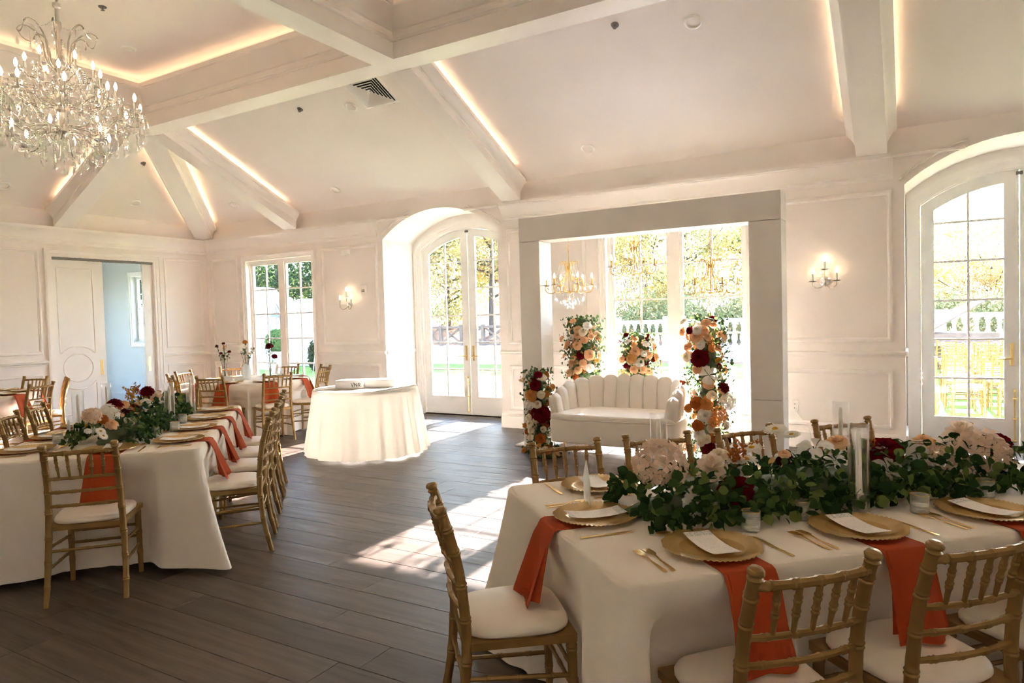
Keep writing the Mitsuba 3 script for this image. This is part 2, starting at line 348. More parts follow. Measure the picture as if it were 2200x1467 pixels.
for (a0, a), (b, b1) in zip(BX[:-1], BX[1:]):
    put('tray_crown', solid(ring_frame((a, 1.43, 0), (1, 0, 0), (0, 1, 0), (0, 0, 1), b - a, 4.14, TR), PT, 25), 'ceiling')
    w, h = b - a, 4.14
    strips = [box(a + .05, a + .062, 1.5, 5.5, 4.752, 4.764), box(b - .062, b - .05, 1.5, 5.5, 4.752, 4.764), box(a + .07, b - .07, 1.48, 1.492, 4.752, 4.764), box(a + .07, b - .07, 5.508, 5.52, 4.752, 4.764)]
    put('led_strip', solid(join(strips), 'led', emit=LED2), 'ceiling')
# rafters: a flared beam, plumb cut, from the crown to the ring beam, a light strip on each shoulder
RP = [(-.145, 0), (.145, 0), (.145, .105), (.152, .112), (.152, .128), (.160, .134), (.172, .160), (.205, .205), (.232, .225), (.236, .230), (.236, .272), (.226, .272), (.226, .25), (-.226, .25), (-.226, .272), (-.236, .272), (-.236, .230),
      (-.232, .225), (-.205, .205), (-.172, .160), (-.160, .134), (-.152, .128), (-.152, .112), (-.145, .105)]
def rafter(A, B, zk=1.0):
    A, B = np.asarray(A, float), np.asarray(B, float)
    d = B - A; side = np.cross(d, [0, 0, 1.0]); side /= np.linalg.norm(side)
    k = put('rafter', solid(run([(o, z * zk) for o, z in RP], A, B, side), PT, 25), 'ceiling')
    L = np.linalg.norm(d)
    a, b = A + d * (.30 / L), A + d * (1 - .02 / L)
    m = join([run([(s * .200 + x, z) for x, z in ((-.006, .252 * zk + .004), (.006, .252 * zk + .004), (.006, .252 * zk + .016), (-.006, .252 * zk + .016))], a, b, side) for s in (-1, 1)])
    put('led_strip', solid(m, 'led', emit=LED), k)
zr = ZB - .01
for a, b in BX:
    x = (a + b) / 2
    rafter((x, YB - .118, 3.153), (x, 5.86, zr)); rafter((x, YS + .118, 3.153), (x, 1.14, zr))
for y in (1.28, 5.72):
    rafter((XL + .118, y, 3.153), (RO[0] + .01, y, zr)); rafter((XR - .118, y, 3.153), (RO[1] - .01, y, zr))
for (x0, y0), (x1, y1) in (((XL, YB), (-9.18, 5.80)), ((XR, YB), (4.08, 5.80)), ((XL, YS), (-9.18, 1.2)), ((XR, YS), (4.08, 1.2))):
    sx, sy = (1 if x0 < 0 else -1), (-1 if y0 > 0 else 1)
    rafter((x0 + sx * .10, y0 + sy * .10, 3.153), (x1, y1, zr), .70)

# ---- windows and French doors
def grid_panes(k, glass, xs, zs, y, mw=.011, holder=None):
    """panes of a glazed opening: glass is a polygon, xs and zs the bar positions"""
    x0, z0, x1, z1 = glass.bounds
    X = [x0] + list(xs) + [x1]; Z = [z0] + list(zs) + [z1]
    for x in xs: put('muntin', solid(tm(trimesh.creation.extrude_polygon(glass.intersection(sg.box(x - mw, z0, x + mw, z1)), .03)) if 0 else plate(glass.intersection(sg.box(x - mw, z0, x + mw, z1)), XZ(y - .016), .032), PD), k)
    for z in zs: put('muntin', solid(plate(glass.intersection(sg.box(x0, z - mw, x1, z + mw)), XZ(y - .014), .028), PD), k)
    for a, b in zip(X[:-1], X[1:]):
        for c, d in zip(Z[:-1], Z[1:]):
            P = glass.intersection(sg.box(a, c, b, d))
            if P.area > .003:
                v, f = trimesh.creation.triangulate_polygon(P)
                put('pane', solid((np.stack([v[:, 0], v[:, 0] * 0 + y, v[:, 1]], 1), f), 'pane_glass'), k)
for n, (a, b) in enumerate(WIN):
    k = struct(f'window_{n + 1}')
    w = b - a; mid = (a + b) / 2
    CAS = [(0, .0), (0, .036), (.022, .04), (.026, .03), (.06, .022), (.064, .014), (.09, .012), (.09, 0)]
    put('casing', solid(ring_frame((a - .09, YB, .27), (1, 0, 0), (0, 0, 1), (0, -1, 0), w + .18, 2.52, CAS), PT, 25), k)
    put('sill', solid(box(a - .11, b + .11, YB - .05, YB + .1, .335, .36, .006), PT), k)
    fr = sg.box(a, .36, b, 2.70).difference(sg.box(a + .04, .385, mid - .065, 2.655)).difference(sg.box(mid + .065, .385, b - .04, 2.655))
    put('frame', solid(plate(fr, XZ(YB + .075), .08), PT), k)
    for x0, x1 in ((a + .04, mid - .065), (mid + .065, b - .04)):
        g = sg.box(x0 + .035, .425, x1 - .035, 2.615)
        s = put('sash', solid(plate(sg.box(x0, .385, x1, 2.655).difference(g), XZ(YB + .09), .05), PD), k)
        grid_panes(s, g, [(x0 + x1) / 2], [.425 + .438 * i for i in range(1, 5)], YB + .115)
for n, c in enumerate(DOORC):
    k = struct(f'door_{n + 1}')
    for s in (-1, 1):
        L = sg.Polygon([(c + s * .004, .012), (c + s * .905, .012)] + [(c + s * .905 * math.sin(t) / math.sin(.635), 1.46 + 1.525 * math.cos(t)) for t in np.linspace(.635, .003, 16)])
        arc = [(c + s * 1.405 * math.sin(t), 1.46 + 1.405 * math.cos(t)) for t in np.linspace(math.asin(.78 / 1.405), math.asin(.135 / 1.405), 14)]
        g = sg.Polygon([(c + s * .135, .305), (c + s * .78, .305)] + arc)
        lf = put('leaf', solid(plate(L.difference(g), XZ(YN + .03), .045), PD, 20), k)
        grid_panes(lf, g, [c + s * .4575], [.305 + .435 * i for i in range(1, 6)], YN + .052)
        hx = c + s * .068
        hd = put('handle', solid(join([box(hx - .019, hx + .019, YN + .018, YN + .032, .885, 1.13, .006), tube([(hx, YN + .03, .96), (hx, YN - .03, .96)], .010, 10), tube([(hx, YN - .03, .96), (hx + s * .03, YN - .034, .962), (hx + s * .125, YN - .03, .958)], [.010, .009, .007], 8)]), 'brass', 35), k)
        if s < 0:
            bx = c - .045
            put('bolt', solid(join([tube([(bx, YN + .012, .05), (bx, YN + .012, .60)], .007, 8), lathe([(0, .595), (.012, .6), (.012, .625), (0, .632)], 10), ] and
                [mv(tube([(0, 0, .05), (0, 0, .60)], .008, 8), M4((bx, YN + .012, 0))), mv(lathe([(.006, .595), (.014, .605), (.014, .622), (.004, .634)], 10), M4((bx, YN + .012, 0)))] +
                [box(bx - .02, bx + .02, YN + .002, YN + .032, z, z + .018, .003) for z in (.06, .30, .52)]), 'brass', 35), k)
    put('catch', solid(box(c - .03, c + .03, YN + .008, YN + .03, 2.93, 2.965, .004), 'steel_dark'), k)
    put('threshold', solid(box(c - .91, c + .91, YN - .01, YN + .14, 0, .012, .004), 'joint_dark'), k)
# ---- sliding pocket doors and the side room behind them, its walls greyed to look unlit
k = struct('door_3')
CAS2 = [(0, 0), (0, .036), (.025, .042), (.03, .03), (.075, .024), (.08, .014), (.115, .012), (.115, 0)]
cas = ring_frame((XL, 5.46, -.25), (0, 1, 0), (0, 0, 1), (1, 0, 0), 1.88, 3.07, CAS2)
put('casing', solid(tm(trimesh.intersections.slice_mesh_plane(trimesh.Trimesh(*cas), [0, 0, 1], [0, 0, 0])), PT, 25), k)
put('head_slot', solid(box(XL - .12, XL - .01, 5.58, 7.22, 2.66, 2.70), 'steel_dark'), k)
def slide(y0, y1, pull, circ):
    lf = put('leaf', solid(box(XL - .09, XL - .045, y0, y1, .01, 2.675, .003), PD), k)
    if circ is not None:
        fx = XL - .045
        def bead(pts): return tube([(fx, a, b) for a, b in pts], .011, 6)
        ro, ri = .345, .225
        put('molding', solid(join([bead([(circ + ro * math.cos(t), .94 + ro * math.sin(t)) for t in np.linspace(a, b, 22)]) for a, b in ((.72, 2.42), (3.86, 5.56))] + [bead([(circ + ri * math.cos(t), .94 + ri * math.sin(t)) for t in np.linspace(0, 2 * math.pi, 40)])]), PT, True), lf)
        for s in (-1, 1):
            e = circ + s * .27
            put('molding', solid(join([bead([(e, 1.19), (e, 2.53), ]), bead([(e, .69), (e, .2)]), bead([(circ, .2), (e, .2)]), bead([(circ, 2.53), (e, 2.53)])]), PT, True), lf)
    p = put('pull', solid(join([ring_frame((XL - .045, pull - .022, .80), (0, 1, 0), (0, 0, 1), (1, 0, 0), .044, .25, [(0, 0), (0, .004), (.012, .004), (.012, -.01)]), box(XL - .046, XL - .0449, pull - .012, pull + .012, .81, 1.04)]), 'brass'), lf)
slide(5.46, 6.37, 6.29, 5.93)
slide(7.05, 7.9, 7.11, None)
ax0, ax1, ay0, ay1 = XL - 4.0, XL - .14, 2.6, YB
k = struct('wall_annex')
hole = sg.box(-13.98, 1.28, -13.02, 2.62)
scene[k] = solid(join([plate(sg.box(ax0 - .1, 0, ax1, 3.1).difference(hole), XZ(ay1), .14), plate(sg.box(ax0 - .1, 0, ax1, 3.1), XZ(ay0 - .14), .14), plate(sg.box(ay0, 0, ay1, 3.1).difference(sg.box(4.0, .4, 7.4, 2.6)), YZ(ax0 - .14), .14), box(ax0, ax1, ay0, ay1, 2.98, 3.1)]), 'paint_unlit_grey')
put('baseboard', solid(join([box(ax0, ax1, ay1 - .02, ay1, 0, .18, .004), box(ax0, ax0 + .02, ay0, ay1, 0, .18, .004)]), 'paint_unlit_grey'), k)
k = struct('window_4')
put('casing', solid(ring_frame((-14.07, YB, 1.16), (1, 0, 0), (0, 0, 1), (0, -1, 0), 1.14, 1.55, CAS), PT, 25), k)
g = sg.box(-13.92, 1.34, -13.08, 2.56)
s = put('sash', solid(plate(hole.difference(g), XZ(YB + .08), .06), PD), k)
grid_panes(s, g, [-13.64, -13.36], [1.34 + .305 * i for i in range(1, 4)], YB + .11)

k = struct('window_5')  # out of view, added to let more daylight into the side room
put('frame', solid(plate(sg.box(3.9, .3, 7.5, 2.7).difference(sg.MultiPolygon([sg.box(4.05 + i * 1.13, .45, 5.1 + i * 1.13, 2.55) for i in range(3)])), YZ(ax0 - .10), .06), PT), k)
put('pane', solid((np.array([(ax0 - .07, 3.95, .35), (ax0 - .07, 7.45, .35), (ax0 - .07, 7.45, 2.65), (ax0 - .07, 3.95, 2.65)], float), np.array([[0, 1, 2], [0, 2, 3]])), 'pane_glass'), k)

# ================================================================ chairs
def bamboo(path, r, rings, n=8, ring_r=1.22, end=None):
    """a turned bamboo stick: rings at the fractions given"""
    path = np.asarray(path, float)
    seg = np.r_[0, np.cumsum(np.linalg.norm(np.diff(path, axis=0), axis=1))]; L = seg[-1]
    ts = {0.0, L}
    for q in rings:
        c = q * L
        for o in (-.0135, -.009, -.0045, 0, .0045, .009, .0135): ts.add(min(max(c + o, 0), L))
    ts |= set(np.linspace(0, L, max(3, len(path))))
    ts = np.array(sorted(ts)); ts = ts[np.r_[True, np.diff(ts) > .0008]]
    P = np.stack([np.interp(ts, seg, path[:, k]) for k in range(3)], 1)
    rad = np.interp(ts / L, np.linspace(0, 1, len(np.atleast_1d(r))), np.atleast_1d(r)) if np.ndim(r) else np.full(len(ts), r)
    for q in rings:
        d = np.abs(ts - q * L)
        rad = np.where((d > .003) & (d < .0105), rad * ring_r, rad)
    return tube(P, rad, n)
def bend(pts, k=9):
    pts = np.asarray(pts, float); t = np.linspace(0, 1, len(pts)); q = np.linspace(0, 1, k)
    from scipy.interpolate import PchipInterpolator
    return PchipInterpolator(t, pts, axis=0)(q)
def chair_group(name, light=False):
    P = {}
    G = lambda m: solid(m, 'chair_gold', 40)
    for i, s in enumerate((-1, 1)):
        sf = '' if i == 0 else '_001'
        post = bend([(s * .200, -.255, 0), (s * .194, -.205, .25), (s * .186, -.19, .46), (s * .180, -.205, .66), (s * .178, -.262, .895)], 14)
        fin = mv(lathe([(.0, .0), (.019, .0), (.022, .006), (.016, .011), (.015, .014), (.0225, .018), (.0235, .026), (.018, .034), (0, .037)], 10), frame((s * .178, -.2615, .882), (0, -.23, 1)))
        P['rear_post' + sf] = G(join([bamboo(post, [.0155, .0175, .0185, .018, .0175], (.12, .27, .42, .58, .71, .84, .93), 8, 1.16), fin]))
        P['front_leg' + sf] = G(bamboo([(s * .19, .19, 0), (s * .188, .185, .2), (s * .185, .18, .435)], [.0145, .0165, .019], (.3, .6, .88), 8, 1.16))
    def back(z): return np.interp(z, [.46, .66, .895], [-.19, -.205, -.262])
    def rail(z, r, rings): return bamboo(bend([(-.182, back(z), z), (0, back(z) - .028, z + .004), (.182, back(z), z)], 9), r, rings, 7, 1.25)
    P['top_rail'] = G(rail(.862, .0125, (.12, .31, .5, .69, .88)))
    for i, z in enumerate((.715, .635, .555)): P['back_rail' + ('' if i == 0 else f'_{i:03d}')] = G(rail(z, .0095, (.15, .38, .62, .85)))
    for i in range(5):
        x = (i - 2) * .0585
        y0, y1 = back(.715) - .028 * (1 - (x / .182) ** 2), back(.862) - .028 * (1 - (x / .182) ** 2)
        P['spindle' + ('' if i == 0 else f'_{i:03d}')] = G(bamboo([(x * .94, y0, .715), (x, y1, .862)], [.0062, .0092, .0085], (.45, .72), 6, 1.3))
    fr = sg.Polygon([(-.185, -.19), (.185, -.19), (.205, .185), (-.205, .185)]).buffer(.012)
    P['seat_frame'] = G(plate(fr, M4((0, 0, .415)), .026))
    n = 28; a = np.arange(n) * 2 * np.pi / n
    sq = np.sign(np.cos(a)) * np.abs(np.cos(a)) ** .55, np.sign(np.sin(a)) * np.abs(np.sin(a)) ** .55
    w = .198 + .012 * sq[1]
    ring = lambda k, z: np.stack([sq[0] * w * k, sq[1] * .195 * k, 0 * a + z], 1)
    P['cushion'] = solid(loft([ring(.96, .441), ring(1.0, .450), ring(1.0, .462), ring(.965, .474), ring(.85, .483), ring(.5, .488), ring(.02, .489)]), 'seat_vinyl', 50)
    k = 0
    def st(A, B):
        nonlocal k
        P['stretcher' + ('' if k == 0 else f'_{k:03d}')] = G(bamboo([A, B], .0085, (.2, .5, .8), 6, 1.25)); k += 1
    for s in (-1, 1):
        st((s * .193, -.20, .32), (s * .187, .18, .285)); st((s * .195, -.215, .20), (s * .188, .185, .185))
    st((-.193, -.2, .30), (.193, -.2, .30)); st((-.187, .182, .31), (.187, .182, .31)); st((-.188, .185, .235), (.188, .185, .235))
    scene[name] = {'type': 'shapegroup', **P}
chair_group('chair_master')
def chair(pos, face, label, group):
    """pos: the middle of the seat; face: direction the sitter looks (radians from +x)"""
    k = thing('chiavari_chair', label, 'chair', group)
    scene[k] = {'type': 'instance', 'shapegroup': {'type': 'ref', 'id': 'chair_master'}, 'to_world': T(M4((pos[0], pos[1], 0 if len(pos) < 3 else pos[2]), face - math.pi / 2))}

class Frame2:
    """a table's own axes: a along its long side, b across"""
    def __init__(s, o, d, e): s.o, s.d, s.e = (np.array(v, float) for v in (o, d, e)); s.rz = math.atan2(s.d[1], s.d[0])
    def p(s, a, b, z=0.0): q = s.o + s.d * a + s.e * b; return np.array([q[0], q[1], z])
    def ang(s, a, b): q = s.d * a + s.e * b; return math.atan2(q[1], q[0])
    def m(s): m = np.eye(4); m[:2, 0] = s.d; m[:2, 1] = s.e; m[:2, 3] = s.o; return m
_u2 = np.array((-.7193, .6947)); _v2 = np.array((-.6947, -.7193))
LT = Frame2((-3.95, 2.73), _u2, _v2)                       # left long table, corner nearest the aisle
RT = Frame2((-.72, 1.826), (.693, .7209), (-.7209, .693))  # right long table
TL, TW, TH = 2.44, 1.28, .765
ROUND = {'window': (-8.2, 6.58), 'corner': (-10.25, 3.88)}

# ================================================================ table cloths
SIDE = [.38 + .56 * i for i in range(4)]
FAR = (.38, .89, 1.46, 2.08)
LSEAT = [(LT.p(a, -.15), LT.ang(0, 1)) for a in SIDE] + [(LT.p(a, TW + .08), LT.ang(0, -1)) for a in SIDE[2:]] + [(LT.p(-.14, .56), LT.ang(1, 0) + .03), (LT.p(TL + .16, .64), LT.ang(-1, 0))]
RSEAT = [(RT.p(a, -.07), RT.ang(0, 1)) for a in SIDE] + [(RT.p(a, 1.50 - .255), RT.ang(0, -1) + w) for a, w in zip(FAR, (0, -.05, .08, -.05))] + [(RT.p(-.42 + .255, .65), RT.ang(1, 0) - .08)]
def wseats(c, ts=range(8)): return [((c[0] + .825 * math.cos(math.radians(22.5 + 45 * t)), c[1] + .825 * math.sin(math.radians(22.5 + 45 * t))), math.radians(22.5 + 45 * t) + math.pi) for t in ts]
def dent(mesh, seats):
    """the cloth gives way where a chair stands against it"""
    v, f = mesh; v = v.copy()
    for p, a in seats:
        fx, fy = math.cos(a), math.sin(a)
        x = -(v[:, 0] - p[0]) * fy + (v[:, 1] - p[1]) * fx; y = (v[:, 0] - p[0]) * fx + (v[:, 1] - p[1]) * fy
        sm = lambda lo, hi, q: (lambda t: t * t * (3 - 2 * t))(np.clip((q - lo) / (hi - lo), 0, 1))
        w = (1 - sm(.23, .33, np.abs(x))) * (1 - sm(.53, .72, v[:, 2])) * (y > -.3)
        push = np.maximum(.222 - y, 0) * w
        v[:, 0] += fx * push; v[:, 1] += fy * push
    return v, f
def rect_cloth(F, seed, hem=.03, flare=.27, flares=(1, 1, 1, 1)):
    r = .045; g = np.random.default_rng(seed)
    per = []
    for cx, cy, a0 in ((TL - r, TW - r, 0), (r, TW - r, 90), (r, r, 180), (TL - r, r, 270)):
        for a in np.linspace(0, 90, 9): per.append((cx + r * math.cos(math.radians(a0 + a)), cy + r * math.sin(math.radians(a0 + a))))
    ln = sg.LinearRing(per); N = 420
    S = np.linspace(0, ln.length, N, endpoint=False)
    P = np.array([ln.interpolate(s).coords[0] for s in S])
    tg = np.roll(P, -2, 0) - np.roll(P, 2, 0); tg /= np.linalg.norm(tg, axis=1, keepdims=True)
    nr = np.stack([tg[:, 1], -tg[:, 0]], 1)
    corners = np.array([(0, 0), (TL, 0), (TL, TW), (0, TW)], float)
    sc = [ln.project(sg.Point(c)) for c in corners]
    L = ln.length
    folds = meshkit.noise(np.stack([S * 7.0, S * 0, S * 0 + seed], 1)) * .6 + meshkit.noise(np.stack([S * 17.0, S * 0, S * 0 + seed + 5], 1)) * .4
    folds = (folds - .5) * 2
    cf = np.zeros(N); cd = np.zeros((N, 2))
    for c, s0, k in zip(corners, sc, flares):
        d = (S - s0 + L / 2) % L - L / 2
        w = np.exp(-(np.abs(d) / .125) ** 1.6) - .16 * np.exp(-((np.abs(d) - .34) / .13) ** 2)
        dg = c - np.array([TL / 2, TW / 2]); dg = np.sign(dg) / math.sqrt(2)
        cd += (w * k)[:, None] * dg
        cf = np.maximum(cf, np.maximum(w, 0) * k)
    rings = []
    zs = [TH + .002, TH + .0015, TH - .004, TH - .014] + list(np.linspace(TH - .04, hem, 18))
    ins = [.03, .010, .002, -.004] + [None] * 18
    cen = np.array([[TL / 2, TW / 2]])
    rings.append(np.c_[P + (cen - P) * .5, np.full(N, TH + .0025)])
    for z, i in zip(zs, ins):
        t = max(0.0, (TH - .014 - z) / (TH - hem)); tt = t ** 1.15
        if i is not None: q = P - nr * i
        else:
            out = .006 + .035 * tt + folds * (.004 + .022 * tt) * (1 - .6 * cf)
            q = P + nr * out[:, None] * (1 - cf * .6)[:, None] + cd * (flare * tt * (1 - .12 * math.sin(t * 3.1)))
            lag = ((S[:, None] * 0 + cf[:, None]))
        zz = np.full(N, z)
        if i is None and t > .8: zz = z - (cf * .02 + folds * .008 * (1 - cf)) * (t - .8) / .2
        rings.append(np.c_[q, np.maximum(zz, .004)])
    V, Fc = loft(rings, cap=False)
    n0 = len(V); V = np.vstack([V, [TL / 2, TW / 2, TH + .0025]])
    a = np.arange(N); Fc = np.vstack([Fc, np.stack([(a + 1) % N, a, a * 0 + n0], 1)])
    return mv((V, Fc), F.m())
def round_cloth(c, R, seed, base, amp, nf, hem=.006, h=TH):
    N = 360; a = np.arange(N) * 2 * np.pi / N
    g = meshkit.noise(np.stack([np.cos(a) * 1.3, np.sin(a) * 1.3, a * 0 + seed], 1))
    wob = np.sin(a * nf + g * 7 + seed) * .6 + np.sin(a * nf * 1.7 + g * 9) * .4
    rings = []
    for rr in (.02, .5, .97): rings.append(np.c_[R * rr * np.cos(a), R * rr * np.sin(a), 0 * a + h + .002])
    for z, i in ((h + .0015, .004), (h - .004, 0.0), (h - .014, -.004)): rings.append(np.c_[(R - i) * np.cos(a), (R - i) * np.sin(a), 0 * a + z])
    for z in np.linspace(h - .045, hem, 18):
        t = (h - z) / h
        rad = R + .006 + base * t ** 1.1 + amp * (t ** .9) * wob
        rings.append(np.c_[rad * np.cos(a), rad * np.sin(a), 0 * a + z + (0 if t < .95 else .006 * (wob + 1))])
    V, F = loft(rings, cap=False)
    return V + np.array([c[0], c[1], 0]), F
def table_body(k, F=None, c=None, R=None):
    if F is not None:
        put('tabletop', solid(mv(box(.02, TL - .02, .02, TW - .02, TH - .045, TH - .006, .004), F.m()), 'oak_1'), k)
        for a in (.5, TL - .5):
            for b in (.42, TW - .42): put('leg', solid(mv(box(a - .025, a + .025, b - .025, b + .025, 0, TH - .045, .003), F.m()), 'steel_dark'), k)
    else:
        put('tabletop', solid(mv(lathe([(0, TH - .045), (R - .03, TH - .045), (R - .015, TH - .025), (R - .03, TH - .006), (0, TH - .006)], 40), M4((c[0], c[1], 0))), 'oak_1', 30), k)
        for i in range(4):
            x, y = c[0] + .33 * math.cos(i * 1.571 + .7), c[1] + .33 * math.sin(i * 1.571 + .7)
            put('leg', solid(tube([(x, y, 0), (x, y, TH - .045)], .02, 8), 'steel_dark', True), k)
k = thing('banquet_table', 'long rectangular dining table under the floor-length ivory cloth at left', 'table'); table_body(k, LT)
k = thing('tablecloth', 'floor-length ivory cloth on the long table at left, its near corner spread on the floor', 'tablecloth'); scene[k] = solid(dent(rect_cloth(LT, 3, .045), LSEAT), 'linen', True)
k = thing('banquet_table', 'long rectangular dining table under the ivory cloth in the right foreground', 'table'); table_body(k, RT)
k = thing('tablecloth', 'floor-length ivory cloth on the long table in the right foreground', 'tablecloth'); scene[k] = solid(dent(rect_cloth(RT, 8, .02, .25), RSEAT), 'linen', True)
for n, c in ROUND.items():
    w = {'window': 'by the window, carrying bud vases', 'corner': 'at the left edge, before the panelled wall'}[n]
    k = thing('round_table', f'round dining table {w}', 'table'); table_body(k, c=c, R=.76)
    k = thing('tablecloth', f'ivory cloth draped over the round dining table {w}', 'tablecloth'); scene[k] = solid(dent(round_cloth(c, .765, 2 if n == 'window' else 6, .07, .025, 13), wseats(c, range(8) if n == 'window' else (0, 1, 2, 7, 3))), 'linen', True)
CT = (-5.67, 6.16)
k = thing('card_table', 'small round table under a sheer pleated cream cloth before the French doors', 'table'); table_body(k, c=CT, R=.61)
k = thing('tablecloth', 'sheer cream cloth hanging in pleats around the small round table before the French doors', 'tablecloth')
scene[k] = solid(round_cloth(CT, .615, 4, .10, .040, 15, .012), 'linen_sheer', True)

# ================================================================ chairs in their places
ORD = ['first', 'second', 'third', 'fourth']
for i, a in enumerate(SIDE):
    chair(LT.p(a, -.15), LT.ang(0, 1), f'gold chiavari chair, {ORD[i]} from the camera, aisle side of the left long table', 'chairs along the aisle side of the left table')
for i, a in enumerate(SIDE):
    if i > 1: chair(LT.p(a, TW + .08), LT.ang(0, -1), f'dark gold chiavari chair behind the left long table at the picture\'s edge, {"nearer" if i == 2 else "farther"} of two', 'chairs behind the left table')
chair(LT.p(-.14, .56), LT.ang(1, 0) + .03, 'gold chiavari chair, back to the camera, at the near end of the left long table', None)
chair(LT.p(TL + .16, .64), LT.ang(-1, 0), 'gold chiavari chair at the far end of the left long table, behind the glass candle cylinders', None)
for i, a in enumerate(SIDE[:4]):
    chair(RT.p(a, -.07), RT.ang(0, 1), ['gold chiavari chair with its back to the camera, left of two in the right foreground', 'gold chiavari chair with its back to the camera at the right foreground edge',
          'gold chiavari chair at the third seat of the near side, right table, mostly out of frame', 'gold chiavari chair at the fourth seat of the near side, right table'][i], 'chairs along the near side of the right table')
for i, a in enumerate((.38, .89, 1.46, 2.08)):
    chair(RT.p(a, 1.50 - .255), RT.ang(0, -1) + (0, -.05, .08, -.05)[i], f'gold chiavari chair beyond the right long table, {ORD[i]} from the left', 'chairs on the far side of the right table')
chair(RT.p(-.42 + .255, .65), RT.ang(1, 0) - .08, 'gold chiavari chair with ivory seat at the aisle end of the right foreground table', None)
for i, t in enumerate(range(8)):
    a = math.radians(22.5 + 45 * t)
    for n, c in ROUND.items():
        if n == 'corner' and t not in (0, 1, 2, 7, 3): continue
        p = (c[0] + .825 * math.cos(a), c[1] + .825 * math.sin(a))
        d = {0: 'on the right', 1: 'at the back right', 2: 'far side before the glass', 3: 'far side by the wall', 4: 'on the far left', 5: 'on the left', 6: 'front left, back to camera', 7: 'front, back to camera'}[t]
        chair(p, a + math.pi, f'gold chiavari chair at the round table {"by the window" if n == "window" else "at the left edge"}, {d}', 'chairs around the window table' if n == 'window' else 'chairs around the left-edge table')
chair((.77, 5.62), math.radians(-128), 'gold chiavari chair at the right edge before the French door', None)

# ================================================================ portal, loveseat
PX0, PX1, PY0, PY1 = -4.06, -1.10, 7.15, 7.46
PO = thing('portal_frame', 'large plain square portal of painted beams standing before the middle window', 'portal')
for x0, x1 in ((PX0, -3.79), (-1.41, PX1)):
    put('post', solid(box(x0, x1, PY0, PY1, .66, 2.448, .004), 'paint_portal_shaded'), PO)
    put('post_base', solid(box(x0, x1, PY0, PY1, .02, .656, .004), 'paint_portal_shaded'), PO)
    put('foot_plate', solid(box(x0 - .10, x1 + .10, PY0 - .05, PY1 + .05, 0, .02, .004), 'paint_portal_shaded'), PO)
put('header', solid(box(PX0, PX1, PY0, PY1, 2.452, 2.735, .004), 'paint_portal_shaded'), PO)
for x in (-3.48, -3.07, -2.67, -2.25, -1.83):
    put('hook', solid(join([tube([(x, 7.3, 2.452), (x, 7.3, 2.43), (x + .012, 7.3, 2.418), (x, 7.3, 2.405), (x - .012, 7.3, 2.415)], .0035, 6), lathe([(.0, 2.44), (.012, 2.444), (.012, 2.452), (0, 2.452)], 8)]) if 0 else
        tube([(x, 7.3, 2.452), (x, 7.3, 2.43), (x + .012, 7.3, 2.418), (x, 7.3, 2.405), (x - .012, 7.3, 2.415)], .0035, 6), 'chrome', True), PO)

LS = thing('loveseat', 'cream velvet loveseat with a scalloped channel back, among flowers before the portal', 'sofa')
LM = M4((-2.785, 7.07, 0))
def upath(n):
    r, hx, y0, y1 = .30, .625, -.33, .30
    pts = [(-hx, y0), (-hx, y1 - r)] + [(-hx + r - r * math.cos(t), y1 - r + r * math.sin(t)) for t in np.linspace(0, math.pi / 2, 12)] + [(hx - r + r * math.sin(t), y1 - r + r * math.cos(t)) for t in np.linspace(0, math.pi / 2, 12)] + [(hx, y1 - r), (hx, y0)]
    return sg.LineString(pts)
UP = upath(0); NCH = 14
for i in range(NCH):
    rows = []
    L = UP.length; s0, s1 = L * i / NCH, L * (i + 1) / NCH
    us = np.linspace(-1, 1, 9)
    def at(s):
        s = min(max(s, 0), L); a, b = UP.interpolate(max(s - .004, 0)), UP.interpolate(min(s + .004, L))
        t = np.array([b.x - a.x, b.y - a.y]); t /= np.linalg.norm(t); p = UP.interpolate(s)
        return np.array([p.x, p.y]), np.array([t[1], -t[0]])            # inward normal
    sm = (i + .5) / NCH
    H = .655 + .215 * math.sin(math.pi * min(max((sm - .02) / .96, 0), 1)) ** .55
    zb = .36 if 1 else 0
    for v in np.linspace(0, 1, 12):
        k = 1.0 if v < .82 else math.sqrt(max(0.0, 1 - ((v - .82) / .18) ** 2)) * .85 + .15
        if v < .1: k = .8 + 2 * v
        pts = []
        for side in (1, -1):
            for u in (us if side > 0 else us[::-1]):
                s = s0 + (s1 - s0) * (u * .995 + 1) / 2
                p, nrm = at(s)
                tp = H - .034 * abs(u) ** 2.4
                z = zb + (tp - zb) * v
                lean = -.05 * v
                q = p + nrm * (lean + side * (.030 + .026 * (1 - u * u) ** .7 if side > 0 else .045 + .012 * (1 - u * u)) * k)
                pts.append((q[0], q[1], z))
        rows.append(pts)
    put('channel', solid(mv(loft(rows), LM), 'velvet', 60), LS)
base = sg.Polygon([(-.68, -.33)] + [(-.62 + .2 - .26 * math.cos(t), .13 + .22 * math.sin(t)) for t in np.linspace(.2, math.pi / 2, 8)] + [(.62 - .2 + .26 * math.sin(t), .13 + .22 * math.cos(t)) for t in np.linspace(0, math.pi / 2 - .2, 8)] + [(.68, -.33)] +
    [(.66 * math.cos(t), -.34 - .05 * math.sin(t)) for t in np.linspace(.1, math.pi - .1, 10)]).buffer(.02)
def rounded(poly, zs, ins):
    ring0 = poly.exterior; rs = []
    for z, i in zip(zs, ins):
        P = poly.buffer(-i).exterior if i else ring0
        L = P.length; o = P.project(sg.Point(0, -9))
        rs.append([(*P.interpolate((o + L * t) % L).coords[0], z) for t in np.linspace(0, 1, 96, endpoint=False)])
    return loft(rs)
put('seat_base', solid(mv(rounded(base, (.165, .18, .40, .425), (.03, .004, 0, .012)), LM), 'velvet', 50), LS)
seat = base.buffer(-.005)
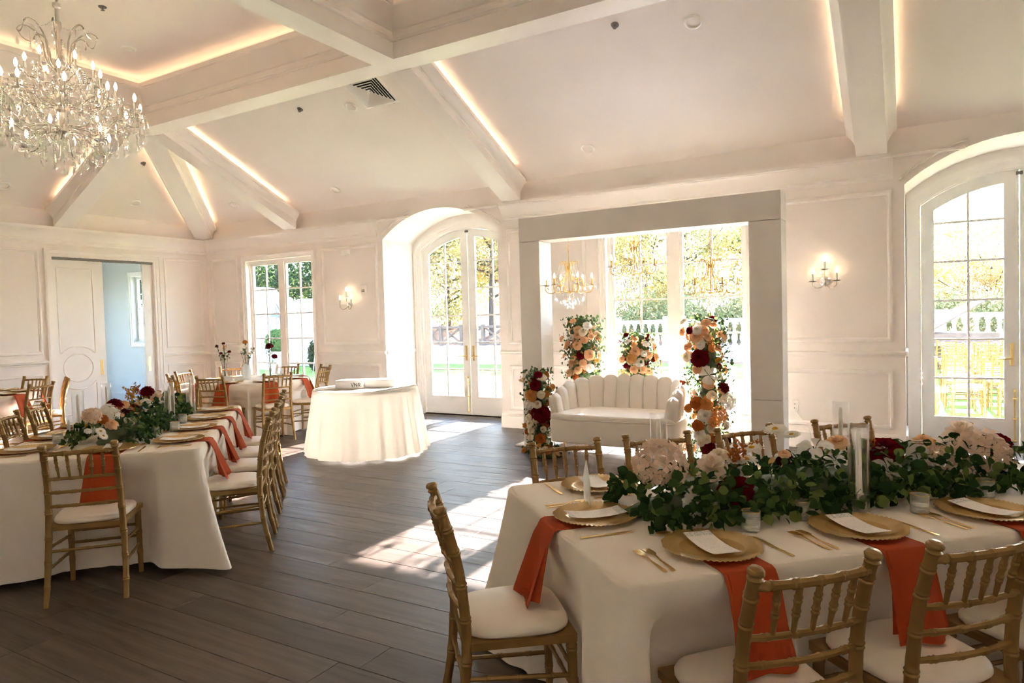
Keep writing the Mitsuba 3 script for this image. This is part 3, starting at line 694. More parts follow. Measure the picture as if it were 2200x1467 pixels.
put('seat_cushion', solid(mv(rounded(seat, (.428, .436, .470, .485, .492), (.015, .002, .004, .03, .12)), LM), 'velvet', 60), LS)
ce = np.array(seat.exterior.coords); put('piping', solid(mv(tube(np.c_[ce, np.full(len(ce), .430)], .006, 6), LM), 'velvet', True), LS)
for x, y in ((-.55, -.28), (.55, -.28), (-.5, .22), (.5, .22)):
    put('leg', solid(mv(tube([(x, y, .17), (x * 1.06, y * 1.1, 0)], [.016, .008], 8), LM), 'gilt', True), LS)

# ================================================================ lamps
BULB = (0.34, 0.245, 0.155)
def bulb_mesh(s=1.0): return lathe([(0, 0), (.007 * s, .002 * s), (.0095 * s, .012 * s), (.0145 * s, .026 * s), (.0155 * s, .036 * s), (.012 * s, .052 * s), (.006 * s, .068 * s), (0, .078 * s)], 10)
bulb_s = solid(bulb_mesh(1.0), 'bulb_glow', True, emit=BULB, w=.2)
sleeve_g = solid(lathe([(.008, 0), (.0105, .002), (.0105, .075), (.008, .078), (0, .078)], 10, False), 'gilt', 40)
sleeve_c = solid(lathe([(.009, 0), (.0115, .002), (.0115, .088), (.008, .092), (0, .092)], 10, False), 'chrome', 40)
bobe = solid(lathe([(.004, 0), (.03, .004), (.044, .013), (.046, .015), (.03, .007), (.004, .004)], 14, False), 'crystal', True)
def oct_bead(r): return tm(trimesh.Trimesh(np.array([(0, 0, r), (0, 0, -r), (r, 0, 0), (0, r, 0), (-r, 0, 0), (0, -r, 0)]), np.array([(0, 2, 3), (0, 3, 4), (0, 4, 5), (0, 5, 2), (1, 3, 2), (1, 4, 3), (1, 5, 4), (1, 2, 5)])))
def drop_mesh(h, w): return lathe([(0, 0), (w * .12, -h * .05), (w * .3, -h * .35), (w * .5, -h * .68), (w * .42, -h * .86), (w * .2, -h * .97), (0, -h)], 6)
drop_s = [solid(drop_mesh(.052, .026), 'crystal'), solid(drop_mesh(.036, .020), 'crystal'), solid(drop_mesh(.07, .032), 'crystal')]
def beads(path, step, r):
    path = np.asarray(path, float); seg = np.r_[0, np.cumsum(np.linalg.norm(np.diff(path, axis=0), axis=1))]
    t = np.arange(step / 2, seg[-1], step); P = np.stack([np.interp(t, seg, path[:, k]) for k in range(3)], 1)
    v, f = oct_bead(r)
    return (P[:, None] + v[None]).reshape(-1, 3), (f[None] + (np.arange(len(P)) * len(v))[:, None, None]).reshape(-1, 3)
def sag(A, B, d, n=9):
    A, B = np.asarray(A, float), np.asarray(B, float); t = np.linspace(0, 1, n)[:, None]
    P = A + (B - A) * t; P[:, 2] -= (4 * d * t * (1 - t))[:, 0]; return P
def polar(r, a, z): return np.array([r * math.cos(a), r * math.sin(a), z])
def curve(pts, n=24):
    from scipy.interpolate import CubicSpline
    pts = np.asarray(pts, float); s = np.r_[0, np.cumsum(np.linalg.norm(np.diff(pts, axis=0), axis=1))]
    return CubicSpline(s, pts, axis=0)(np.linspace(0, s[-1], n))

# three small gilt chandeliers under the portal's header
arm2 = curve([(.02, 0, -.345), (.06, 0, -.35), (.11, 0, -.325), (.10, 0, -.285), (.125, 0, -.27), (.15, 0, -.30), (.17, 0, -.345), (.22, 0, -.365), (.275, 0, -.335), (.285, 0, -.29), (.27, 0, -.275)], 40)
rib2 = curve([(.105, 0, -.035), (.098, 0, -.005), (.07, 0, .003), (.045, 0, -.03), (.035, 0, -.08), (.045, 0, -.15), (.085, 0, -.215), (.13, 0, -.235), (.15, 0, -.21), (.135, 0, -.185), (.118, 0, -.20)], 40)
arm_s = solid(tube(arm2, .0048, 6), 'gilt', True); rib_s = solid(tube(rib2, .0045, 6), 'gilt', True)
col_s = solid(join([lathe([(.012, -.05), (.034, -.052), (.036, -.066), (.036, -.082), (.03, -.09), (.012, -.092)], 16), tube([(0, 0, .02), (0, 0, -.36)], .006, 8), lathe([(0, -.335), (.03, -.34), (.036, -.352), (.02, -.368), (0, -.375)], 14), lathe([(0, .03), (.012, .02), (.006, .0), (0, 0)], 8)]), 'gilt', 40)
cup_s = solid(lathe([(.0, -.006), (.016, -.002), (.02, .004), (.008, .006), (0, .006)], 10), 'gilt', 40)
for n, (x, zt, w) in enumerate(((-3.48, 2.19, 'left'), (-2.67, 2.355, 'middle, hung highest'), (-1.83, 2.11, 'right, hung lowest'))):
    k = thing('small_chandelier', f'small gilt scrollwork chandelier with crystals under the portal header, {w} of three', 'chandelier', None)
    o = np.array([x, 7.3, zt]); rot = .3 + n * .45
    links = []
    z = zt + .03; j = 0
    while z < 2.40:
        a = np.linspace(0, 2 * np.pi, 11); r = np.stack([.007 * np.cos(a), 0 * a, .016 * np.sin(a)], 1)
        if j % 2: r = r[:, [1, 0, 2]]
        links.append(tube(r + np.array([x, 7.3, z + .012]), .0022, 5)); z += .0245; j += 1
    put('chain', solid(join(links), 'gilt', True), k)
    put('frame', col_s, k, M4(o))
    bd = []
    for i in range(6):
        a = rot + i * math.pi / 3; m = M4(o, a)
        put('arm', arm_s, k, m); put('scroll_rib', rib_s, k, m)
        c = o + polar(.27, a, -.275)
        put('candle_cup', cup_s, k, M4(c)); put('candle_sleeve', sleeve_g, k, M4(c + (0, 0, .005), 0, .9)); put('bulb', bulb_s, k, M4(c + (0, 0, .075), 0, .85))
        put('bobeche', bobe, k, M4(c + (0, 0, -.004)))
        for q in range(3):
            b = a + q * 2.1; put('crystal_drop', drop_s[1], k, M4(c + polar(.04, b, -.002 - .012), b))
        nx = o + polar(.27, a + math.pi / 3, -.275)
        bd.append(beads(sag(c + (0, 0, -.01), nx + (0, 0, -.01), .05), .0155, .0068))
        bd.append(beads(sag(o + polar(.10, a, -.03), c + (0, 0, .0), .09), .0155, .0068))
        bd.append(beads([o + polar(.10, a, -.04), o + polar(.10, a, -.11)], .016, .007))
        put('crystal_drop', drop_s[0], k, M4(o + polar(.10, a, -.112), a))
        for rr, dz in ((.07, .10), (.15, .06), (.035, .13), (.11, .09), (.19, .05)):
            p = o + polar(rr, a + rr * 9, -.36); bd.append(beads([p, p - (0, 0, dz)], .0155, .0068)); put('crystal_drop', drop_s[0 if rr > .05 else 2], k, M4(p - (0, 0, dz), a))
    labels[put('crystal_strings', solid(join(bd[::2]), 'crystal'), k)] = {'kind': 'stuff'}
    labels[put('crystal_glints', solid(join(bd[1::2]), 'glint'), k)] = {'kind': 'stuff'}

# the great crystal chandelier
CH = thing('crystal_chandelier', 'large tiered crystal chandelier with lit candle bulbs, upper left under the tray ceiling', 'chandelier')
C0 = np.array([-6.9, 3.5, 0.0])
put('canopy', solid(mv(lathe([(0, 4.81), (.02, 4.81), (.07, 4.835), (.085, 4.865), (.085, 4.882), (0, 4.882)], 20), M4(C0)), 'chrome', 40), CH)
lk = []
z = 4.60; j = 0
while z < 4.81:
    a = np.linspace(0, 2 * np.pi, 11); r = np.stack([.012 * np.cos(a), 0 * a, .024 * np.sin(a)], 1)
    if j % 2: r = r[:, [1, 0, 2]]
    lk.append(tube(r + C0 + (0, 0, z + .015), .0035, 5)); z += .037; j += 1
put('chain', solid(join(lk), 'chrome', True), CH)
put('stem', solid(mv(lathe([(0, 3.36), (.02, 3.365), (.035, 3.39), (.06, 3.42), (.05, 3.45), (.022, 3.47), (.022, 3.60), (.05, 3.62), (.055, 3.66), (.02, 3.69), (.02, 3.80), (.045, 3.82), (.045, 3.86), (.018, 3.88), (.018, 4.02), (.04, 4.04), (.035, 4.08), (.016, 4.1), (.016, 4.36), (.03, 4.38), (.03, 4.44), (.018, 4.45), (.018, 4.56), (.035, 4.575), (.035, 4.61), (0, 4.615)], 18), M4(C0)), 'chrome', 40), CH)
def tier(n, r, zb, z0, a0, sg_, dip):
    pth = curve([(.03, 0, z0), (r * .25, 0, z0 + .02), (r * .5, 0, z0 + .05 * sg_), (r * .78, 0, zb - .17 - dip), (r * .97, 0, zb - .16 - dip * .4), (r, 0, zb - .125)], 26)
    s = solid(tube(pth, .0055, 7), 'crystal_arm', True)
    out = []
    for i in range(n):
        a = a0 + i * 2 * math.pi / n; c = C0 + polar(r, a, zb - .125)
        put('arm', s, CH, M4(C0, a)); put('bobeche', bobe, CH, M4(c, 0, 1.35)); put('candle_sleeve', sleeve_c, CH, M4(c + (0, 0, .004))); put('bulb', bulb_s, CH, M4(c + (0, 0, .094), 0, 1.12))
        out.append(c)
    return out
mat('crystal_arm', {'type': 'blendbsdf', 'weight': .35, 'a': {'type': 'dielectric', 'int_ior': 1.5}, 'b': pr((.75, .70, .62), .12, .8)})
t1 = tier(12, .66, 3.73, 3.44, .10, -.2, .03); t2 = tier(8, .45, 3.90, 3.64, .3, .4, .02); t3 = tier(6, .27, 4.07, 3.84, .0, .6, .0); t0 = tier(6, .40, 3.42, 3.40, .35, -.3, -.02)
bd, nd = [], 0
for T_ in (t1, t2, t3, t0):
    n = len(T_)
    for i, c in enumerate(T_):
        for q in range(6):
            b = q * 1.047 + i
            if q % 2 == 0: put('crystal_drop', drop_s[0 if q else 2], CH, M4(c + polar(.058, b, -.012), b))
            else: bd.append(beads([c + polar(.058, b, -.008), c + polar(.058, b, -.05)], .017, .0075))
        bd.append(beads(sag(c, T_[(i + 1) % n], .07), .019, .0078))
        bd.append(beads(sag(C0 + polar(.05, math.atan2(*(c - C0)[[1, 0]]), c[2] + .12), c, .10), .019, .0078))
for i in range(8):
    a = i * math.pi / 4 + .2
    p = curve([(.02, 0, 3.98), (.10, 0, 4.06), (.12, 0, 4.2), (.17, 0, 4.32), (.27, 0, 4.37), (.32, 0, 4.33)], 20)
    put('crown_scroll', solid(mv(tube(p, .0075, 7), M4(C0, a)), 'crystal_arm', True), CH)
    q = C0 + polar(.32, a, 4.32); put('crystal_drop', drop_s[2], CH, M4(q - (0, 0, .06), a)); bd.append(beads([q, q - (0, 0, .06)], .018, .0078))
    q = C0 + polar(.22, a, 4.33); put('crystal_drop', drop_s[0], CH, M4(q - (0, 0, .12), a)); bd.append(beads([q, q - (0, 0, .12)], .018, .0078))
    bd.append(beads(sag(C0 + (0, 0, 4.45), C0 + polar(.17, a, 4.32), .03), .018, .006))
    bd.append(beads(sag(C0 + polar(.32, a, 4.33), C0 + polar(.32, a + math.pi / 4, 4.33), .05), .019, .0075))
for rr, zz, n in ((.72, 3.60, 40), (.66, 3.50, 40), (.60, 3.66, 36), (.52, 3.76, 32), (.50, 3.58, 30), (.42, 3.84, 26), (.36, 3.66, 22), (.33, 3.96, 20), (.24, 3.76, 16), (.20, 4.02, 12)):
    for i in range(n):
        a = i * 2 * math.pi / n + rr * 11; p = C0 + polar(rr + rng.uniform(-.03, .03), a, zz + rng.uniform(-.03, .03)); L = rng.uniform(.05, .13)
        bd.append(beads([p, p - (0, 0, L)], .017, .0095))
        if i % 2: put('crystal_drop', drop_s[2], CH, M4(p - (0, 0, L), a))
for rr, n, zt, zb in ((.62, 26, 3.49, 3.35), (.54, 24, 3.42, 3.27), (.45, 20, 3.38, 3.215), (.36, 18, 3.36, 3.17), (.27, 14, 3.37, 3.125), (.18, 10, 3.38, 3.09), (.09, 6, 3.38, 3.06)):
    for i in range(n):
        a = i * 2 * math.pi / n + rr * 7; p = C0 + polar(rr, a, zt); e = rng.uniform(-.02, .02)
        bd.append(beads([p, C0 + polar(rr, a, zb + .05 + e)], .0165, .0075))
        put('crystal_drop', drop_s[(0, 2, 0, 1)[i % 4]], CH, M4(C0 + polar(rr, a, zb + .05 + e), a))
put('crystal_ball', solid(mv(tm(trimesh.creation.icosphere(1, .03)), M4(C0 + (0, 0, 3.03))), 'crystal'), CH)
bd.append(beads([C0 + (0, 0, 3.36), C0 + (0, 0, 3.06)], .0165, .0075))
labels[put('crystal_strings', solid(join(bd[::2]), 'crystal'), CH)] = {'kind': 'stuff'}
labels[put('crystal_glints', solid(join(bd[1::2]), 'glint'), CH)] = {'kind': 'stuff'}

# wall sconces
bulb_w = solid(bulb_mesh(1.0), 'bulb_glow', True, emit=[q * .8 for q in BULB], w=.2)
def sconce(x, z, label, _):
    k = thing('wall_sconce', label, 'sconce', None)
    o = np.array([x, YB, z])
    put('back_plate', solid(mv(lathe([(0, .0), (.055, .0), (.055, .010), (.04, .018), (.036, .028), (.015, .034), (0, .036)], 20), frame(o, (0, -1, 0))), 'chrome', 40), k)
    bd = []
    for s, h in ((-1, -.01), (1, -.01), (0, .12)):
        if s: p = curve([(0, -.03, -.02), (s * .03, -.06, -.06), (s * .075, -.09, -.075), (s * .115, -.10, -.05), (s * .12, -.10, h)], 16)
        else: p = curve([(0, -.03, .02), (0, -.06, .03), (0, -.075, .07), (0, -.075, h)], 12)
        put('arm', solid(mv(tube(p, .006, 7), M4(o)), 'crystal_arm', True), k)
        c = o + p[-1]
        put('bobeche', bobe, k, M4(c)); put('candle_sleeve', sleeve_c, k, M4(c + (0, 0, .003))); put('bulb', bulb_w, k, M4(c + (0, 0, .094), 0, .95))
        for q in range(4):
            b = q * 1.571 + .4; put('crystal_drop', drop_s[1], k, M4(c + polar(.04, b, -.012), b))
    for q in range(3):
        p = o + np.array([(q - 1) * .035, -.055, -.07]); bd.append(beads([p, p - (0, 0, .08)], .014, .0055)); put('crystal_drop', drop_s[0], k, M4(p - (0, 0, .08), q))
    for s in (-1, 1): bd.append(beads(sag(o + (s * .12, -.10, -.03), o + (0, -.05, -.06), .05), .013, .005))
    labels[put('crystal_strings', solid(join(bd), 'crystal'), k)] = {'kind': 'stuff'}
sconce(-.82, 1.86, 'three-candle crystal wall sconce on the panel right of the portal', .4)
sconce(-7.90, 1.84, 'three-candle crystal wall sconce between the left window and the French door', .4)

# ================================================================ small fittings on walls and ceiling
k = thing('fire_alarm', 'white fire alarm sounder with a round strobe high on the wall panel', 'alarm')
put('body', solid(mv(box(-.10, .10, -.05, 0, -.045, .045, .014), M4((-7.93, YB, 2.69))), 'plastic_white'), k)
put('strobe', solid(mv(lathe([(0, 0), (.038, 0), (.038, .012), (.026, .022), (0, .026)], 18), frame((-7.88, YB - .05, 2.69), (0, -1, 0))), 'plastic_white', 40), k)
k = thing('thermostat', 'small white control panel on the wall beside the left sconce', 'thermostat')
put('body', solid(mv(box(-.055, .055, -.03, 0, -.06, .06, .006), M4((-7.58, YB, 2.08))), 'plastic_white'), k)
put('keypad', solid(join([mv(box(-.03 + i * .022, -.016 + i * .022, -.033, -.03, -.045 + j * .022, -.031 + j * .022), M4((-7.58, YB, 2.08))) for i in range(3) for j in range(2)]), 'steel_dark'), k)
k = thing('power_outlet', 'white wall outlet with a thin cord near the floor, right of the portal', 'outlet')
put('plate', solid(mv(box(-.037, .037, -.008, 0, -.06, .06, .003), M4((-1.15, YB, .465))), 'plastic_white'), k)
put('slot', solid(join([mv(box(x - .002, x + .002, -.0095, -.008, z - .007, z + .007), M4((-1.15, YB, .465))) for x in (-.008, .008) for z in (.022, -.026)]), 'black'), k)
put('cord', solid(tube(curve([(-1.15, YB - .012, .44), (-1.10, YB - .05, .36), (-1.02, YB - .07, .26), (-.98, YB - .06, .12), (-1.0, YB - .05, .02)], 20), .003, 6), 'plastic_white', True), k)
k = thing('power_outlet', 'grey-lit outlet on the side room wall beyond the sliding door', 'outlet')
put('plate', solid(mv(box(-.04, .04, -.008, 0, -.06, .06, .003), M4((-13.2, YB, .60))), 'plastic_white'), k)
KS = 1.155 / 2.417; KL = 1.155 / 2.26
def slope_back(x, y): return np.array([x, y, ZT + KS * (YB - y)]), np.array([0, -KS, -1.0])
def slope_left(x, y): return np.array([x, y, ZT + KL * (x - XL)]), np.array([KL, 0, -1.0])
def flat(x, y): return np.array([x, y, 4.88]), np.array([0, 0, -1.0])
ds = solid(lathe([(.085, 0), (.085, .006), (.068, .012), (.066, .006), (.055, -.02), (.045, -.03), (0, -.032)], 24, False), 'plastic_white', 40)
for (p, n), d in ((slope_back(-1.75, 6.5), 'upper right slope near the big beam'), (slope_back(-3.45, 7.87), 'slope above the portal'), (slope_back(-6.08, 6.52), 'slope beside the square air vent'), (slope_back(-7.72, 7.87), 'slope above the left sconce'), (slope_back(-10.06, 7.84), 'narrow slope left of the corner rafter'),
                  (slope_left(-11.1, 6.71), 'left-hand slope between two rafters'), (slope_left(-11.11, 4.81), 'left-hand slope at the edge of the picture'), (flat(-8.02, 4.85), 'flat tray above the chandelier')):
    k = thing('downlight', f'round white recessed downlight in the ceiling, {d}', 'ceiling light', None)
    scene[k] = {**ds, 'to_world': T(frame(p, n))}
sp = solid(join([lathe([(0, 0), (.04, 0), (.036, .008), (.02, .01), (0, .01)], 16), lathe([(0, .01), (.008, .01), (.008, .03), (.02, .034), (.02, .037), (0, .037)], 10)]), 'steel_dark', 40)
for (p, n), d in ((slope_back(-2.46, 6.33), 'slope right of the crossing beam'), (slope_back(-6.83, 6.38), 'slope left of the square air vent'), (slope_left(-10.2, 6.32), 'left-hand slope between the two rafters'), (flat(-7.20, 4.10), 'flat tray right of the chandelier')):
    k = thing('sprinkler_head', f'small dark fire sprinkler head in the ceiling, {d}', 'sprinkler', None)
    scene[k] = {**sp, 'to_world': T(frame(p, n))}
k = thing('air_vent', 'square white ceiling air diffuser with nested louvres', 'vent')
vp, vn = slope_back(-5.62, 6.37)
VM = np.eye(4); nz = vn / np.linalg.norm(vn); VM[:3, 0] = (1, 0, 0); VM[:3, 1] = np.cross(nz, (1, 0, 0)); VM[:3, 2] = nz; VM[:3, 3] = vp
put('frame', solid(mv(ring_frame((-.26, -.26, 0), (1, 0, 0), (0, 1, 0), (0, 0, 1), .52, .52, [(0, 0), (0, .008), (.03, .012), (.034, .004), (.034, -.02)]), VM), 'plastic_white', 25), k)
put('duct', solid(mv(box(-.24, .24, -.24, .24, -.06, .002), VM), 'black'), k)
for i in range(6):
    r = .222 - .036 * i
    put('louvre', solid(mv(ring_frame((-r, -r, 0), (1, 0, 0), (0, 1, 0), (0, 0, 1), 2 * r, 2 * r, [(0, .030), (.003, .031), (.033, .006), (.031, .004), (0, .028)]), VM), 'plastic_white', 25), k)

# ================================================================ flowers
def petal_bloom(layers, seed, ns=5, nt=5):
    g = np.random.default_rng(seed); ms = []
    for cnt, al, R, wd, curl, ph in layers:
        for i in range(cnt):
            az0 = ph + (i + g.uniform(-.12, .12)) * 2 * math.pi / cnt; a1 = math.radians(al + g.uniform(-5, 5)); Rr = R * g.uniform(.93, 1.05); w = math.radians(wd) / 2
            s, t = np.meshgrid(np.linspace(.06, 1, ns), np.linspace(-1, 1, nt), indexing='ij')
            pol = a1 * (.35 + .65 * s ** .8) + math.radians(curl) * s ** 3 - .16 * t * t * s
            rad = Rr * s * (1 - .10 * t * t * s * s) * (1 + .03 * np.sin(t * 5 + i))
            az = az0 + t * w * np.sin(np.pi * (.12 + .62 * s)) * (1 if al > 30 else 1.0)
            V = np.stack([rad * np.sin(pol) * np.cos(az), rad * np.sin(pol) * np.sin(az), rad * np.cos(pol)], -1).reshape(-1, 3)
            k, j = np.meshgrid(np.arange(ns - 1), np.arange(nt - 1), indexing='ij')
            F = q2t(np.stack([k * nt + j, k * nt + j + 1, (k + 1) * nt + j + 1, (k + 1) * nt + j], -1).reshape(-1, 4))
            ms.append((V, F))
    return join(ms)
def hydrangea(seed, n=64, ps=.26):
    g = np.random.default_rng(seed); ms = []
    for i in range(n):
        z = 1 - (i + .5) / n * 1.25; a = i * 2.39996; r = math.sqrt(max(0, 1 - z * z))
        d = np.array([r * math.cos(a), r * math.sin(a), z]); m = frame(d * g.uniform(.80, 1.0), d + g.normal(0, .25, 3), g.uniform(0, 6))
        for q in range(4):
            b = q * math.pi / 2; u = np.array([math.cos(b), math.sin(b), 0]); v = np.array([-u[1], u[0], 0]); k = ps * g.uniform(.85, 1.15)
            V = np.array([(0, 0, 0), u * k * .55 + v * k * .48 + (0, 0, .04), u * k + (0, 0, .07), u * k * .55 - v * k * .48 + (0, 0, .04)])
            ms.append(mv((V, np.array([[0, 1, 2], [0, 2, 3]])), m))
    return join(ms)
def daisy(seed, n=17, layers=2):
    ms = []
    for l in range(layers):
        for i in range(n):
            a = (i + l * .5) * 2 * math.pi / n; u = np.array([math.cos(a), math.sin(a), 0]); v = np.array([-u[1], u[0], 0]); el = .12 + .28 * l
            P = lambda r, w: u * r + v * w + np.array([0, 0, r * el - .15 * r * r])
            L = 1 - .18 * l
            V = np.array([P(.12, 0), P(.55 * L, .115), P(.9 * L, .11), P(L, 0), P(.9 * L, -.11), P(.55 * L, -.115)])
            ms.append((V, np.array([[0, 1, 5], [1, 2, 5], [2, 4, 5], [2, 3, 4]])))
    return join(ms)
lily = lambda seed: petal_bloom([(3, 62, 1.0, 62, 24, 0), (3, 55, .98, 50, 24, 1.05)], seed, 7, 5)
ROSE = [(3, 14, .62, 150, 0, 0), (4, 26, .70, 120, 4, .5), (5, 42, .80, 95, 10, .2), (6, 58, .90, 82, 14, .7), (7, 74, 1.0, 72, 14, .1), (7, 92, .98, 66, 10, .4)]
PEONY = [(3, 20, .80, 150, -12, 0), (5, 36, .92, 120, -14, .5), (6, 54, .98, 100, -10, .2), (7, 76, 1.0, 84, -4, .6), (6, 98, .92, 80, 0, .1)]
CARN = [(7, 12, .78, 70, 14, 0), (9, 26, .84, 56, 18, .3), (11, 42, .90, 50, 20, .1), (12, 60, .96, 46, 20, .5), (12, 80, 1.0, 44, 16, .2), (10, 102, .95, 44, 12, .4)]
DAHL = [(6, 12, .72, 80, 6, 0), (9, 30, .84, 58, 10, .3), (12, 48, .92, 48, 12, .1), (13, 66, 1.0, 44, 14, .5), (13, 86, 1.02, 44, 10, .2), (10, 106, .95, 46, 8, .3)]
BLOOM = {}
def reg(kind, name, meshes, pet): BLOOM[kind] = (name, [mikit.ply(m, None, True) for m in meshes], 'petal_' + pet)
rose = [petal_bloom(ROSE, s) for s in (1, 2, 3)]; carn = [petal_bloom(CARN, s, 4, 3) for s in (4, 5)]; dahl = [petal_bloom(DAHL, s, 4, 3) for s in (6, 7)]; hyd = [hydrangea(s) for s in (8, 9)]
reg('w', 'white_rose', rose, 'w'); reg('i', 'ivory_rose', rose, 'i'); reg('p', 'peach_rose', rose, 'p'); reg('a', 'apricot_carnation', carn, 'a'); reg('r', 'rust_carnation', carn, 'r')
reg('b', 'burgundy_dahlia', dahl, 'b'); reg('py', 'blush_peony', [petal_bloom(PEONY, 10)], 'py'); reg('ph', 'blush_hydrangea', hyd, 'pk'); reg('wh', 'white_hydrangea', hyd, 'w'); reg('rh', 'rust_hydrangea', hyd, 'a')
reg('d', 'white_daisy', [daisy(1)], 'd'); reg('l', 'white_lily', [lily(3)], 'w')
disc_s = mikit.ply(lathe([(.26, .06), (.24, .14), (.14, .20), (0, .22)], 10, False), None, True)
def sprig(seed):
    g = np.random.default_rng(seed); ms = []
    for b in range(5):
        p = curve([(0, 0, 0), g.normal(0, .25, 3) + (0, 0, .7), g.normal(0, .45, 3) + (0, 0, 1.5)], 10)
        ms.append(tube(p, .02, 4))
        for q in p[3:]:
            for _ in range(4): ms.append(mv(tm(trimesh.creation.icosahedron()), M4(q + g.normal(0, .09, 3), 0, g.uniform(.05, .095))))
    return join(ms)
sprig_s = [mikit.ply(sprig(s), None, False) for s in (1, 2)]
REF = lambda b: {'type': 'ref', 'id': b}
def flower(k, kind, p, d, R, g):
    if kind == 's':
        put('orange_sprig', {**sprig_s[g.integers(2)], 'bsdf': REF('petal_' + ('y' if g.random() < .6 else 'r'))}, k, frame(p - np.asarray(d) * R * .9, d, g.uniform(0, 6), R * 1.15)); return
    n, ms, pet = BLOOM[kind]
    off = {'d': .1, 'l': .45, 'ph': .15, 'wh': .15, 'rh': .15}.get(kind, .5)
    sc = R * {'ph': .98, 'wh': .98, 'rh': .98, 'py': 1.08, 'l': 1.1}.get(kind, 1.06)
    kk = put(n, {**ms[g.integers(len(ms))], 'bsdf': REF(pet)}, k, frame(np.asarray(p) - np.asarray(d) / np.linalg.norm(d) * sc * off, d, g.uniform(0, 6), sc))
    if kind == 'd': put('disc', {**disc_s, 'bsdf': REF('petal_y')}, kk, frame(np.asarray(p) - np.asarray(d) / np.linalg.norm(d) * sc * off, d, 0, sc))
def leaf_mesh(L=1.0, W=.8, bendz=.12):
    s = np.linspace(0, 1, 5); w = W / 2 * np.sin(np.pi * np.clip(s * .9 + .07, 0, 1)) ** .7
    V = [(0, 0, 0)]
    for a, b in zip(s[1:-1], w[1:-1]): V += [(-b, a * L, bendz * (b / W)), (0, a * L, -bendz * .3), (b, a * L, bendz * (b / W))]
    V.append((0, L, -bendz * .8))
    V = np.array(V, float); F = [[0, 2, 1], [0, 3, 2]]
    for i in range(2):
        o = 1 + 3 * i; F += [[o, o + 1, o + 4], [o, o + 4, o + 3], [o + 1, o + 2, o + 5], [o + 1, o + 5, o + 4]]
    o = 7; n = len(V) - 1; F += [[o, o + 1, n], [o + 1, o + 2, n]]
    return V, np.array(F)
LEAFR, LEAFN = leaf_mesh(1, .95), leaf_mesh(1, .42)
def leaf_ms(P, D, size, g):
    out = []
    for p, d in zip(P, D):
        d = d / (np.linalg.norm(d) + 1e-9)
        t = np.cross(d, g.normal(0, 1, 3)); t /= np.linalg.norm(t); y = t * .75 + d * .65; y /= np.linalg.norm(y); x = np.cross(y, d); x /= np.linalg.norm(x) + 1e-9; z = np.cross(x, y)
        s = size * g.uniform(.65, 1.25); m = np.eye(4); m[:3, 0] = x * s; m[:3, 1] = y * s; m[:3, 2] = z * s; m[:3, 3] = p
        out.append(m)
    return out
def foliage(k, P, D, size, g, mats, parts=0, narrow=.35):
    ms = leaf_ms(P, D, size, g)
    if parts:
        lr, ln = mikit.ply(LEAFR, None, True), mikit.ply(LEAFN, None, True)
        order = sorted(range(len(ms)), key=lambda i: np.linalg.norm(ms[i][:3, 3] - EYE) / np.linalg.norm(ms[i][:3, 1]))
        for i in order[:parts]: put('leaf', {**(lr if g.random() > narrow else ln), 'bsdf': REF(mats[g.integers(len(mats))])}, k, ms[i])
        ms = [ms[i] for i in order[parts:]]
    for j, mt in enumerate(mats):
        sel = ms[j::len(mats)]
        if sel: labels[put('foliage', solid(join([mv(LEAFR if g.random() > narrow else LEAFN, m) for m in sel]), mt, True), k)] = {'kind': 'stuff'}
F_L1 = [(-3.65,6.85,0.92,0.05,'b'),(-3.62,6.89,0.89,0.059,'i'),(-3.69,6.83,0.79,0.063,'b'),(-3.85,6.84,0.83,0.042,'s'),(-3.53,7.0,0.76,0.038,'a'),(-3.6,7.0,0.69,0.047,'a'),(-3.63,6.87,0.68,0.05,'i'),(-3.75,6.82,0.68,0.076,'a'),(-3.61,7.0,0.61,0.043,'i'),(-3.67,6.84,0.57,0.05,'i'),(-3.76,6.82,0.56,0.059,'wh'),(-3.63,6.87,0.47,0.109,'b'),(-3.79,6.83,0.42,0.042,'i'),(-3.77,6.82,0.35,0.047,'i'),(-3.69,6.83,0.39,0.042,'i'),(-3.85,6.84,0.32,0.034,'a'),(-3.62,6.99,0.35,0.068,'r'),(-3.62,6.9,0.28,0.038,'i'),(-3.76,6.82,0.27,0.042,'i'),(-3.64,6.86,0.18,0.068,'r'),(-3.77,6.82,0.19,0.042,'i'),(-3.6,7.0,0.22,0.039,'i'),(-3.82,6.83,0.25,0.034,'r'),(-3.88,6.85,0.01,0.047,'a'),(-3.74,6.82,0.63,0.05,'a')]
F_L2 = [(-3.55,7.52,1.51,0.042,'p'),(-3.35,7.52,1.45,0.056,'w'),(-3.49,7.51,1.4,0.053,'p'),(-3.49,7.51,1.33,0.053,'p'),(-3.41,7.51,1.37,0.056,'i'),(-3.31,7.54,1.31,0.042,'p'),(-3.59,7.54,1.3,0.039,'w'),(-3.69,7.59,1.21,0.064,'p'),(-3.5,7.51,1.21,0.063,'p'),(-3.39,7.51,1.27,0.049,'p'),(-3.45,7.51,1.09,0.056,'b'),(-3.56,7.53,1.06,0.042,'p'),(-3.33,7.53,1.09,0.07,'p'),(-3.74,7.62,1.07,0.036,'p'),(-3.28,7.57,1.01,0.042,'s'),(-3.61,7.55,0.99,0.057,'p'),(-3.42,7.51,0.99,0.049,'p'),(-3.5,7.51,0.91,0.056,'p'),(-3.33,7.53,0.93,0.056,'w'),(-3.65,7.56,0.87,0.057,'p'),(-3.54,7.52,0.82,0.042,'r'),(-3.8,7.68,1.28,0.044,'p')]
